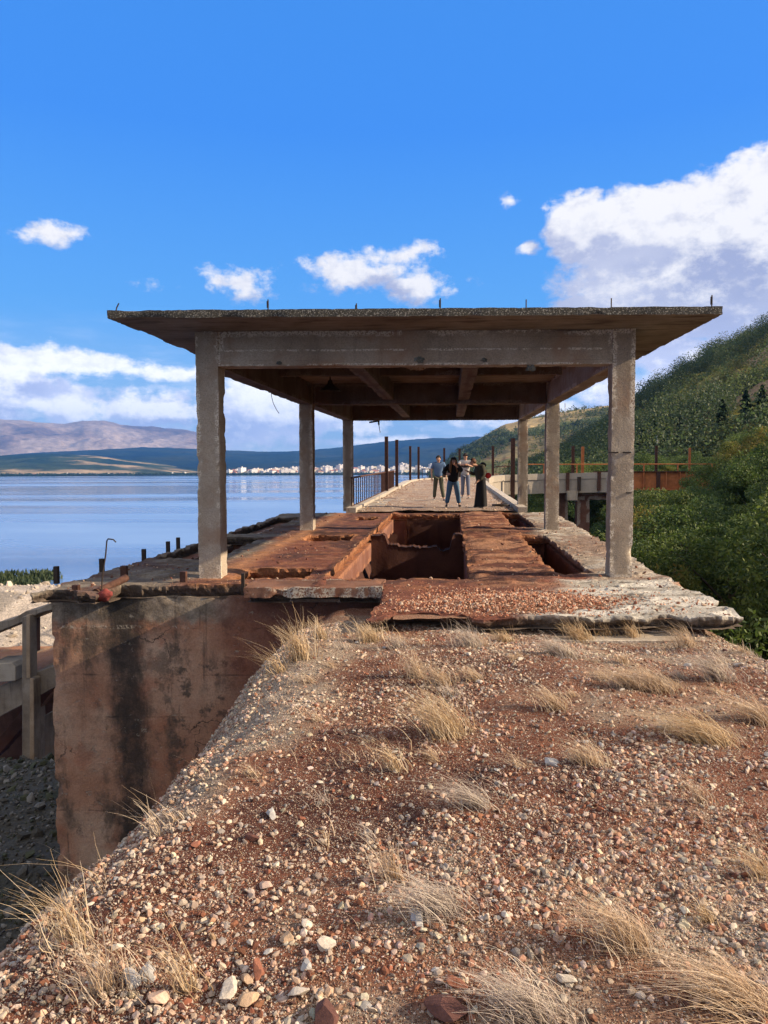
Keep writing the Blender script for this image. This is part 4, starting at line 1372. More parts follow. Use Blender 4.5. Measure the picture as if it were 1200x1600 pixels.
# ---- single pines at the foot of the hillside
PN = [(1003, 700, 120, 9.5, 'dark pine at the hillside foot, just beyond the corner pillar'), (1022, 690, 130, 9, 'dark pine behind the leaning pale pole'),
      (1042, 690, 125, 10.5, 'broad dark pine standing clear above the small grey wall'), (1062, 684, 135, 9, 'dark pine on the bank beside the bare earth cut'),
      (1090, 660, 150, 8, 'small dark pine over the bare earth cut'), (1128, 655, 150, 8, 'dark pine high on the bank above the thicket'),
      (1165, 648, 145, 8.5, 'dark pine in the row along the upper bank'), (1190, 640, 150, 8, 'last dark pine of the row along the upper bank'), (985, 668, 170, 8, 'tall dark pine half behind the corner pillar')]
for i, (px, py, d, h, lab) in enumerate(PN):
    A, E_ = azel(px, py)
    az_, rr_, Zs_ = HA
    ii = int(np.clip((A - az_[0]) / (az_[1] - az_[0]), 0, len(az_) - 1))
    seen = np.where((Zs_[ii] - EYE) / rr_ > math.tan(azel(px, py + 22)[1]))[0]
    jj = int(seen[0]) if len(seen) else int(np.searchsorted(rr_, d))
    d = float(rr_[jj]); h = max(4., 50 / FPX * d)
    put_tree('pine_tree', K_PINE[i % 3], (d * math.sin(A), d * math.cos(A), Zs_[ii, jj] - .3), (h / 8 * 1.25, h / 8 * 1.25, h / 8), i * 1.1, lab, 'pines along the hillside foot')

# ------------------------------------------------------------------ track beyond the platform and the curved viaduct
outer = [(-3.12, 22.72), (-3.12, 30), (-3.12, 37), (-3.1, 44), (-3.05, 53), (-2.4, 58), (0, 61), (4, 61.5), (10.9, 59)]
inner = [(2.28, 23.0), (2.28, 30), (2.28, 37), (2.28, 44), (2.3, 49), (2.7, 50.6), (3.6, 51.6), (6, 52.2), (10.9, 52)]
hz_ = [SL * 23, SL * 30, SL * 37, SL * 44, .86, .95, 1.03, 1.1, 1.2]


def dens_path(P_, n):
    P_ = np.array(P_, float); out = []
    for a, b in zip(P_[:-1], P_[1:]):
        out += [a + (b - a) * k / n for k in range(n)]
    return np.array(out + [P_[-1]])


viaduct = empty('concrete_viaduct', (4, 45, -7), 'long concrete viaduct that runs on from the platform and bends toward the hill', 'viaduct')
NO = dens_path([(*a, h) for a, h in zip(outer, hz_)], 24); NI = dens_path([(*a, h) for a, h in zip(inner, hz_)], 24)
K = 60
T = np.linspace(0, 1, K)
G = NO[:, None, :] * (1 - T[None, :, None]) + NI[:, None, :] * T[None, :, None]
gxx, gyy = G[..., 0], G[..., 1]
edge_d = np.minimum(T, 1 - T)[None, :] * 5.3
G[..., 2] += .05 + fb2(gxx, gyy, .8, 3, 501) * .06 + fb2(gxx, gyy, 5, 3, 502) * .02 - .05 * sm(.5 - edge_d, 0, .5) + .03 * np.sin(np.pi * T)[None, :]
Ct = cmix(gxx, gyy, [(.36, .26, .19), (.44, .35, .27), (.3, .18, .12)], .8, 503, .3)
Ct = mixc(Ct, (.16, .13, .1), (edge_d < .35) * .7 * np.ones_like(gxx))
mob('track_bed', G.reshape(-1, 3), grid_faces(*gxx.shape)[:, ::-1], M_GROUND, viaduct, Ct.reshape(-1, 3), smooth=True)
N = 16000
ii = r3.uniform(0, len(NO) * .62, N); t_ = r3.uniform(.05, .95, N)
i0 = ii.astype(int); fr = (ii - i0)[:, None]
PO = NO[i0] * (1 - fr) + NO[i0 + 1] * fr; PI_ = NI[i0] * (1 - fr) + NI[i0 + 1] * fr
Pt = PO * (1 - t_[:, None]) + PI_ * t_[:, None]; Pt[:, 2] += .06 + fb2(Pt[:, 0], Pt[:, 1], .8, 3, 501) * .06
sz = np.minimum(.014 + .012 * r3.pareto(2.5, N), .07)
cc = np.array([(.55, .42, .31), (.5, .35, .25), (.6, .5, .4), (.3, .16, .1)])[r3.integers(0, 4, N)] * r3.uniform(.8, 1.15, (N, 1))
tag(scatter('track_gravel', Pt, sz, cc, M_STONE, tiny, r3, .6), 'pale pinkish stones strewn along the track behind the people', 'gravel', kind='stuff')


def ribbon(name, path, off0, off1, z0, z1, mat, parent, side):
    """a beam along a path: off = sideways distances, z = heights relative to the path"""
    P_ = np.array(path); d = np.gradient(P_[:, :2], axis=0); d /= np.linalg.norm(d, axis=1)[:, None]
    nrm = np.stack([d[:, 1], -d[:, 0]], -1) * side
    rings = []
    for (o_, z_) in ((off0, z0), (off0, z1), (off1, z1), (off1, z0)):
        q = np.zeros((len(P_), 3)); q[:, :2] = P_[:, :2] + nrm * o_; q[:, 2] = P_[:, 2] + z_; 
        q += fbm(q, 3, 3, 7)[:, None] * .012
        rings.append(q)
    n = len(P_); V = np.concatenate(rings); F = []
    for k in range(4):
        a = k * n; b = ((k + 1) % 4) * n
        i = np.arange(n - 1)
        F.append(np.stack([a + i, a + i + 1, b + i + 1, b + i], -1))
    F.append(np.array([(0, n, 2 * n, 3 * n), (n - 1, 4 * n - 1, 3 * n - 1, 2 * n - 1)]))
    return mob(name, V, np.concatenate(F), mat, parent, np.zeros_like(V) + .2)


ribbon('deck_edge', NI, -.5, .18, -1.0, -.06, M_PALE, viaduct, 1)
ribbon('deck_edge', NO, -.5, .18, -.9, -.06, M_CONC, viaduct, -1)
ribbon('kerb', NI[:24 * 4 + 1], -.2, .08, -.05, .18, M_CONC, viaduct, 1)
ribbon('kerb', NI[24 * 4:], -.25, .24, -.05, .36, M_PALE, viaduct, 1)
ribbon('kerb', NO[24 * 0:24 * 3], -.2, .1, -.05, .16, M_PALE, viaduct, -1)
ribbon('kerb', NO[24 * 3:], -.25, .2, -.05, .14, M_CONC, viaduct, -1)
# soffit slab
i = np.arange(len(NO) - 1); n = len(NO)
Vb = np.concatenate([NO - (0, 0, .75), NI - (0, 0, .75)])
mob('soffit', Vb, np.stack([i, i + 1, i + 1 + n, i + n], -1), M_RUSTC, viaduct, np.zeros_like(Vb))
# stain streaks and joints of the fascia (hanging brackets)
for px in (887, 905, 936, 777, 800, 855):
    x, y, _ = atv(px, 750, 51.75 if px > 830 else 51.2)
    MB().box((x - .11, y - .05, .3), (x + .11, y + .1, 1.25 + (.3 if px in (887, 936) else 0))).build('joint_post', M_STEEL if px != 905 else M_BAR, viaduct)
x, y, _ = atv(894, 765, 51.7)
MB().box((x - .35, y - .2, -.35), (x + .35, y + .1, .3)).build('bracket_block', M_PALE, viaduct)
for (pa_, pb_, v_, cap) in ((870, 890, 52.4, 0), (905, 925, 51.9, 1)):
    xa, _, _ = atv(pa_, 780, v_); xb, _, _ = atv(pb_, 780, v_)
    rblock('pier', (xa, v_, -9), (xb, v_ + 1.0, -.75 if cap else .0), M_RUSTC, viaduct, cell=.3, edge=.05)
    if cap: rblock('pier_cap', (xa - .6, v_ - .1, -1.2), (xb + 2.6, v_ + 6, -.5), M_RUSTC, viaduct, cell=.3, edge=.05)
for (u_, v_) in ((-1.2, 31), (1.3, 31), (-1.2, 42), (1.3, 42), (-1, 54), (3, 57), (8, 58.5)):
    rblock('pier', (u_ - .45, v_ - .45, -10), (u_ + .45, v_ + .45, -.8), M_RUSTC, viaduct, cell=.4, edge=.05)
# pale wet patch slab beside the railing
rblock('walk_slab', (-2.95, 23.3, -.05), (-2.3, 30, .075), M_PALE, viaduct, cell=.1, edge=.04)
# loose beam ends at the hill side kerb
rblock('broken_beam', (2.5, 38, -.6), (2.75, 48.5, -.05), M_CONC, viaduct, cell=.2)
V, F = None, None
hp = MB()
for k in range(20):
    a0 = k / 20 * 6.283; a1 = (k + 1) / 20 * 6.283
cv = atv(783, 790, 25.3)
hoop = MB().tube([(cv[0] + .28 * math.cos(a), cv[1] + .28 * math.sin(a), .5) for a in np.linspace(0, 6.283, 20)], .035, 6, cap=False).build('iron_ring', M_BAR)
tag(hoop, 'flat iron ring lying at the end of the track kerb by the far pillar', 'ring')

# steel girder span
gx0, gx1, gy0 = 10.95, 17.9, 52.0
ztop, zbot = 1.63, .33
girder = empty('steel_girder', ((gx0 + gx1) / 2, gy0 + 2, zbot), 'orange rusted steel plate girder span of the viaduct, running into the trees', 'girder')
for yy_ in (gy0, gy0 + 6):
    MB().box((gx0, yy_ - .012, zbot + .05), (gx1 + 4, yy_ + .012, ztop - .05)).build('web', M_ORANGE, girder)
    MB().box((gx0, yy_ - .2, zbot), (gx1 + 4, yy_ + .2, zbot + .05)).build('flange', M_ORANGE, girder)
    MB().box((gx0, yy_ - .2, ztop - .05), (gx1 + 4, yy_ + .2, ztop)).build('flange', M_STEEL, girder)
for px in (1005, 1028, 1040, 1062, 1085):
    x, _, _ = atv(px, 750, gy0)
    wd = .12 if px == 1028 else .035
    MB().box((x - wd, gy0 - .17, zbot + .052), (x + wd, gy0 - .014, ztop - .052)).build('stiffener', M_STEEL if px == 1028 else M_ORANGE, girder)
MB().box((gx0, gy0 + .2, ztop - .3), (gx1 + 4, gy0 + 5.8, ztop - .1)).build('floor_plate', M_STEEL, girder)
rl = empty('girder_railing', (14, gy0, ztop), 'thin orange rusty handrail on short posts above the steel girder', 'railing')
MB().tube([(gx0 - 5.6, gy0 + .1, 2.12), (gx1, gy0 + .1, 2.1)], .04, 6).build('rail', M_ORANGE, rl)
for x in np.linspace(gx0 - 4.5, gx1 - .2, 6):
    MB().box((x - .04, gy0 + .06, 1.4), (x + .04, gy0 + .14, 2.1)).build('post', M_ORANGE, rl)
# tall posts of the curve
TP = [(604, 772, 682, 35.6, .085, 'tallest dark steel post at the start of the railing end'), (620, 764, 687, 41.2, .085, 'steel post at the far end of the baluster railing'),
      (641, 753, 697, 54, .085, 'first dark steel post beyond the railing'), (654, 752, 698, 56.5, .085, 'second dark steel post beyond the railing'),
      (694, 750, 700, 60.5, .085, 'dark steel post rising behind the four people, nearer the town'), (718, 750, 701, 61, .085, 'dark steel post rising just behind the head of the tall man'),
      (770, 744, 697, 58, .1, 'dark steel post on the bend between people and far pillar'), (800, 773, 685, 35.5, .1, 'long dark steel post just beside the far hill side pillar'),
      (895, 741, 697, 54, .11, 'dark steel post on the bend seen beside the middle pillar'), (910, 741, 698, 53, .1, 'orange rusted post at the end of the girder handrail'),
      (1025, 738, 696, 53, .09, 'rusty post standing over the steel girder'), (1077, 738, 700, 53, .07, 'thin orange post over the far end of the girder')]
for (px, pb_, pt_, v_, w_, lab) in TP:
    x, y, z0 = atv(px, pb_, v_); _, _, z1 = atv(px, pt_, v_)
    mt = M_ORANGE if 'orange' in lab else M_STEEL
    z0 -= .25
    if px == 800: x = 2.95; z0 = .2
    e = empty('steel_post', (x, y, z0), lab, 'post', 'steel posts along the viaduct')
    MB().box((x - w_, y - .05, z0), (x - w_ + .035, y + .05, z1)).build('flange', mt, e)
    MB().box((x + w_ - .035, y - .05, z0), (x + w_, y + .05, z1)).build('flange', mt, e)
    MB().box((x - w_ + .035, y - .012, z0), (x + w_ - .035, y + .012, z1)).build('web', mt, e)
# baluster railing on the lake side
ra = empty('baluster_railing', (-3.12, 32, .5), 'rusty red railing of flat balusters along the lake side of the track', 'railing')
V0, V1_ = 23.4, 41.2
def rz_(v): return SL * v + .12
MB().tube([(-3.14, V0, rz_(V0) + .96), (-3.14, V1_, rz_(V1_) + .93)], .035, 6).build('rail', M_STEEL, ra)
MB().tube([(-3.14, V0, rz_(V0) + .04), (-3.14, V1_, rz_(V1_) + .04)], .025, 6).build('rail', M_STEEL, ra)
for k, v in enumerate(np.arange(V0, V1_, .2)):
    if v < 33.5 and k % 3: continue
    if len(ra.children) > 90: break
    w2 = .05 if 30 < v < 32 else .013
    MB().box((-3.155, v - w2, rz_(v) + .04), (-3.125, v + w2, rz_(v) + .94)).build('baluster', M_STEEL, ra)
rb = empty('lattice_railing', (3.8, 61, 1.1), 'low rusty railing of thin bars on the outer bend behind the people', 'railing')
for (xa, xb, yt_, yb_, v_) in ((660, 690, 733, 752, 59.5), (775, 800, 729, 744, 60.5)):
    a_ = atv(xa, yt_, v_); b2 = atv(xb, yt_ - 1, v_); c2 = atv(xa, yb_, v_)
    MB().tube([a_, b2], .035, 5).build('rail', M_STEEL, rb)
    for k in range(5):
        x = a_[0] + (b2[0] - a_[0]) * k / 4
        MB().tube([(x, v_, c2[2] - .1), (x, v_, a_[2])], .022, 5).build('bar', M_STEEL, rb)

# ------------------------------------------------------------------ the ramp, heap and posts below, on the lake side
M_HEAP = attr_mat('limestone_heap', 14, (.5, 1.4), .12, g2=2.5)
M_OLD = concrete_mat('old_ramp_concrete', (.17, .13, .1), (.27, .22, .17), (.36, .31, .25), grime=.6, sc=1.5)
M_SUNPOST = concrete_mat('sunlit_post_concrete', (.27, .19, .12), (.37, .27, .18), (.44, .34, .24), grime=.4, sc=2)  # lighter copy for the post, sunlight put into its colour


def prism(name, pts, v, dep, mat, parent):
    A = [atv(px, py, v) for px, py in pts]; n = len(A)
    B = [(x, y + dep, z) for x, y, z in A]
    F = [list(range(n)), list(range(2 * n - 1, n - 1, -1))] + [[(k + 1) % n, k, n + k, n + (k + 1) % n] for k in range(n)]
    V = np.array(A + B)
    base = world_loc(parent) if parent is not None else V.mean(0)
    me = bpy.data.meshes.new(name); me.from_pydata([tuple(q) for q in V - base], [], F); me.update(); me.materials.append(mat)
    o = bpy.data.objects.new(name, me); col.objects.link(o)
    if parent is not None: o.parent = parent
    else: o.location = base
    md = o.modifiers.new('b', 'BEVEL'); md.width = .02; md.segments = 1
    return o


ramp = empty('concrete_ramp', atv(30, 1100, 21), 'old concrete ramp on posts below the platform beside the lake', 'ramp')
prism('ramp_beam', [(-90, 1122), (0, 1072), (40, 1057), (86, 1040), (90, 1072), (0, 1120), (-90, 1165)], 20.6, .7, M_OLD, ramp)
prism('under_beam', [(-60, 1200), (0, 1150), (60, 1080), (86, 1052), (86, 1075), (62, 1105), (0, 1178), (-60, 1230)], 23.0, .5, M_RUSTC, ramp)
prism('roof_plate', [(-120, 1018), (0, 971), (20, 967), (40, 955), (60, 951), (84, 940), (86, 952), (62, 958), (40, 970), (18, 979), (0, 986), (-120, 1034)], 20.4, 2.2, M_OLD, ramp)
prism('post', [(34, 964), (46, 961), (47, 1060), (52, 1062), (53, 1210), (34, 1210)], 20.2, .4, M_OLD, ramp)
prism('post', [(40.5, 961), (46.5, 960), (47, 1060), (41, 1060)], 20.17, .03, M_SUNPOST, ramp)  # thin strip painting the sunlit side of the upper post
prism('post', [(46, 1060), (52.5, 1061), (53.5, 1210), (46, 1210)], 20.17, .03, M_SUNPOST, ramp)  # same painted sunlight strip on the lower post
prism('post', [(47, 962), (54, 960), (54, 1020), (47, 1020)], 22.2, .35, M_RUSTC, ramp)
prism('post', [(55, 1110), (61, 1106), (62, 1200), (55, 1200)], 23, .4, M_OLD, ramp)
prism('post', [(69, 1118), (86, 1110), (86, 1200), (69, 1200)], 22.5, .4, M_CONC, ramp)
prism('earth_bank', [(-130, 1075), (90, 1035), (90, 1260), (-130, 1260)], 24.2, 2.5, M_RUSTC, ramp)
prism('concrete_block', [(-20, 1038), (18, 1036), (24, 1042), (24, 1064), (-20, 1068)], 20.3, 1.0, M_PALE, ramp)
# orange deck of the ramp, sloping up away from the camera
A = [atv(-90, 1118, 20.9), atv(90, 1040, 20.9), atv(90, 1004, 26.5), atv(-90, 1012, 26.5)]
A = np.array(A); U1, T1 = np.meshgrid(np.linspace(0, 1, 60), np.linspace(0, 1, 50), indexing='ij')
G = (A[0] * (1 - U1[..., None]) + A[1] * U1[..., None]) * (1 - T1[..., None]) + (A[3] * (1 - U1[..., None]) + A[2] * U1[..., None]) * T1[..., None]
G[..., 2] += fbm(G, .8, 4, 3) * .22 - .05
mob('ramp_surface', G.reshape(-1, 3), grid_faces(60, 50), M_GROUND, ramp, mixc(np.broadcast_to(np.array((.36, .16, .08)), G.shape).copy(), (.3, .22, .12), sm(fbm(G, .9, 3, 4), -.1, .3)).reshape(-1, 3), smooth=True)
# pale heap
xs = np.arange(-46, -6, .3); ys = np.arange(24, 60, .4)
X, Y = np.meshgrid(xs, ys, indexing='ij')
px0, _, pz0 = atv(22, 924, 36)
Zh = pz0 + .1 - np.sqrt(((X - px0) * .36) ** 2 + ((Y - 36) * .42) ** 2 + .8) + .89 + fb2(X, Y, .5, 4, 601) * .3
Zh = Zh + (1 - np.abs(fb2(X * .7, Zh * 3, 1.2, 3, 602))) * .18
Zh = np.maximum(Zh, -10.5)
Ch = cmix(X, Y, [(.42, .36, .31), (.5, .43, .37), (.3, .26, .22)], .5, 603)
tag(mob('limestone_heap', np.stack([X, Y, Zh], -1).reshape(-1, 3), grid_faces(*X.shape), M_HEAP, C=Ch.reshape(-1, 3), smooth=True), 'big pale heap of quarried limestone on the shore behind the ramp', 'heap')
N = 9000
gx = r3.uniform(-46, -8, N); gy = r3.uniform(24, 50, N)
ii = np.clip(((gx + 46) / .3).astype(int), 0, len(xs) - 1); jj = np.clip(((gy - 24) / .4).astype(int), 0, len(ys) - 1)
gz = Zh[ii, jj]; k_ = gz > -9.5; gx, gy, gz = gx[k_], gy[k_], gz[k_]; n = len(gx)
tag(scatter('limestone', np.stack([gx, gy, gz], -1), np.minimum(.05 + .05 * r3.pareto(2.3, n), .3), np.array([(.5, .43, .36), (.38, .33, .28), (.3, .25, .2)])[r3.integers(0, 3, n)], M_STONE, tiny, r3, .6), 'broken limestone pieces over the pale heap', 'rubble', kind='stuff')
gx = r3.uniform(-85, -40.5, 14000); gy = r3.uniform(64, 74, 14000); gz = LAKE + r3.uniform(.0, 1.5, 14000) * (.6 + .4 * fb2(gx, gy, .4, 2, 7))
V, F, C = leaf_quads(np.stack([gx, gy, gz], -1), .22 * r3.uniform(.6, 1.4, 14000), r3, np.array([(.04, .06, .03), (.065, .085, .04)])[r3.integers(0, 2, 14000)], 3, -3)
tag(mob('reeds', V, F, M_WOOD, C=C), 'strip of green reeds along the near lake shore', 'reeds', kind='stuff')

# ------------------------------------------------------------------ town across the lake
M_HOUSE = [plain('house_plaster', c, .9, .08, .2, bumpd=0) for c in ((.86, .84, .79), (.78, .75, .68), (.72, .62, .42), (.64, .6, .57), (.7, .52, .44))]
M_TILE = plain('roof_tile', (.32, .13, .08), .9, .2, .3, bumpd=0)
M_WIN = plain('dark_windows', (.06, .07, .09), .4, .2, 1, bumpd=0)


def house_me(k, w, d, h, floors, tiled):
    mb = MB(); mb.box((-w / 2, -d / 2, 0), (w / 2, d / 2, h))
    a = mb.V[0]; me = meshdata('walls', a, [mb.Q[0]]); me.materials.append(M_HOUSE[k % 5])
    rf = MB()
    if tiled:
        rf.add([(-w / 2 - .5, -d / 2 - .5, h), (w / 2 + .5, -d / 2 - .5, h), (w / 2 + .5, d / 2 + .5, h), (-w / 2 - .5, d / 2 + .5, h), (-w / 2 + w * .2, 0, h + 3), (w / 2 - w * .2, 0, h + 3)],
               [np.array([(0, 1, 5, 4), (2, 3, 4, 5)]), np.array([(1, 2, 5), (3, 0, 4)])])
    else: rf.box((-w / 2 - .3, -d / 2 - .3, h), (w / 2 + .3, d / 2 + .3, h + .6)); rf.box((-2, -2, h + .6), (2, 2, h + 3))
    F = [np.concatenate(rf.Q)] + ([np.concatenate(rf.T)] if rf.T else [])
    me2 = meshdata('roof', np.concatenate(rf.V), F); me2.materials.append(M_TILE if tiled else M_HOUSE[3])
    wn_ = MB()
    for fl in range(floors):
        z = (fl + .35) * h / floors
        nx = max(2, int(w / 4))
        for q in range(nx):
            x = -w / 2 + (q + .5) * w / nx
            wn_.box((x - .9, -d / 2 - .06, z), (x + .9, -d / 2 + .02, z + 1.5))
    me3 = meshdata('window_row', np.concatenate(wn_.V), [np.concatenate(wn_.Q)]); me3.materials.append(M_WIN)
    return me, me2, me3


HM = [house_me(0, 24, 12, 19, 6, 0), house_me(1, 18, 12, 15, 5, 0), house_me(2, 30, 12, 16, 5, 0), house_me(3, 14, 12, 22, 7, 0), house_me(4, 16, 10, 9, 3, 1), house_me(0, 12, 10, 7, 2, 1), house_me(1, 22, 12, 12, 4, 1), house_me(3, 34, 12, 13, 4, 0)]
GRP = 'far town buildings along the lake shore'
r4 = np.random.default_rng(9)
hl = []
for k in range(318):
    if k < 300: px = r4.uniform(355, 735)
    else: px = r4.uniform(-30, 355)
    d = 2540 + (r4.uniform() ** 1.5) * (420 if px > 430 else 160)
    hl.append((px, d, k))
for px, d, k in hl:
    a = azel(px, 740)[0]
    j = int(r4.choice(8, p=[.12, .13, .11, .09, .2, .17, .12, .06])) if px > 335 else int(r4.choice([4, 5, 1]))
    zb = LAKE + .5 + max(0, d - 2560) * .035 * np.clip((px - 380) / 200, .2, 1.2)
    me = HM[j]; tl = j in (4, 5, 6)
    e = empty('house' if tl else 'apartment_block', (d * math.sin(a), d * math.cos(a), zb), 'low house with a red tiled roof in the distant lakeside town' if tl else 'pale flat roofed apartment block in the distant lakeside town', 'building', ('tiled houses of the far town' if tl else 'apartment blocks of the far town'))
    e.rotation_euler = (0, 0, -a + r4.uniform(.35, 1.0)); sc = r4.uniform(.75, 1.25) * (1.15 if px > 355 else .65); e.scale = (sc * .85, sc, sc * r4.uniform(.8, 1.1))
    for nm, q in zip(('walls', 'roof', 'window_row'), me):
        o = bpy.data.objects.new({'walls': 'outer_wall', 'roof': 'roof', 'window_row': 'glazing'}[nm], q); col.objects.link(o); o.parent = e
# poles, small wall and mast on the hillside
M_POLE = plain('pale_pole', (.5, .5, .48), .8, .2, 5)
a_, b2 = atv(1022, 724, 95), atv(1017, 698, 95)
tag(MB().tube([a_, b2], .1, 6).build('leaning_pole', M_POLE), 'pale leaning pole beside the small grey wall on the bank', 'pole')
a_, b2 = atv(1027, 722, 96), atv(1027, 681, 96)
tag(MB().tube([a_, b2], .1, 6).build('utility_pole', M_POLE), 'tall thin grey utility pole beside the leaning pole', 'pole')
a_, b2 = atv(941, 640, 700), atv(883, 632, 900)
tag(MB().tube([atv(883, 646, 900), atv(883, 630, 900)], .5, 5).build('radio_mast', M_POLE), 'thin radio mast on the far hill skyline', 'mast')
a_, b2 = atv(1012, 724, 97), atv(1052, 702, 97)
tag(MB().box((a_[0], 97, a_[2] - 2), (b2[0], 97.5, b2[2])).build('retaining_wall', M_EDGE), 'small dark grey retaining wall on the bank behind the steel girder', 'wall')

# ------------------------------------------------------------------ dry grass
m, t, b = new_mat('straw')
c = t.attr(); t.l.new(c, b.inputs['Base Color']); b.inputs['Roughness'].default_value = .6
tr = t.node('ShaderNodeBsdfTranslucent'); t.l.new(c, tr.inputs['Color'])
mx = t.node('ShaderNodeMixShader'); mx.inputs[0].default_value = .35
t.l.new(b.outputs[0], mx.inputs[1]); t.l.new(tr.outputs[0], mx.inputs[2]); t.l.new(mx.outputs[0], m.node_tree.nodes['Material Output'].inputs['Surface'])
M_STRAW = m
STRAW = {'gold': [(.62, .45, .26), (.70, .54, .35), (.48, .33, .19), (.76, .63, .45)], 'ash': [(.55, .46, .38), (.66, .57, .48), (.42, .34, .29), (.7, .61, .5)], 'straw': [(.66, .51, .36), (.74, .61, .46), (.5, .37, .26), (.58, .41, .25)]}


def blades(bx, by, h, lean, spread, r, cols, width):
    """bx,by root positions; each blade is a bent ribbon of five segments"""
    n = len(bx); K = 6
    s = np.linspace(0, 1, K)
    z0 = ground_h(bx, by) - .004
    H = h * r.uniform(.35, 1.1, n) * np.where(r.uniform(0, 1, n) < .1, 1.45, 1)
    phi = r.uniform(0, 6.283, n)
    dx = np.cos(phi) * spread * r.uniform(.2, 1, n) + lean[0] * r.uniform(.5, 1.35, n)
    dy = np.sin(phi) * spread * r.uniform(.2, 1, n) + lean[1] * r.uniform(.3, 1.35, n)
    pw = r.uniform(1.4, 2.3, n)
    X_ = bx[:, None] + dx[:, None] * H[:, None] * s[None] ** pw[:, None]
    Y_ = by[:, None] + dy[:, None] * H[:, None] * s[None] ** pw[:, None]
    bend = np.clip(np.hypot(dx, dy), 0, 1.8)
    Z_ = z0[:, None] + H[:, None] * (s[None] - (.34 * bend)[:, None] * s[None] ** 2.2)
    Z_ = np.maximum(Z_, z0[:, None] + .006)
    wob = r.normal(0, .014, (n, 2)) * (h / .2)
    X_ += wob[:, :1] * np.sin(s * 5)[None]; Y_ += wob[:, 1:] * np.sin(s * 4)[None]
    th = r.uniform(0, 3.14, n)
    wx = np.cos(th)[:, None] * width[:, None] * (1 - .85 * s[None]) / 2; wy = np.sin(th)[:, None] * width[:, None] * (1 - .85 * s[None]) / 2
    A_ = np.stack([X_ - wx, Y_ - wy, Z_], -1); B_ = np.stack([X_ + wx, Y_ + wy, Z_], -1)
    V = np.stack([A_, B_], 2).reshape(-1, 3)
    base = (np.arange(n) * K * 2)[:, None]; q = np.arange(K - 1)[None] * 2
    F = np.stack([base + q, base + q + 1, base + q + 3, base + q + 2], -1).reshape(-1, 4)
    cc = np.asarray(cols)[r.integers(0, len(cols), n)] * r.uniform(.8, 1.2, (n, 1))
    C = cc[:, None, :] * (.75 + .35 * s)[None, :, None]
    return V, F, np.repeat(C.reshape(-1, 3), 2, 0)


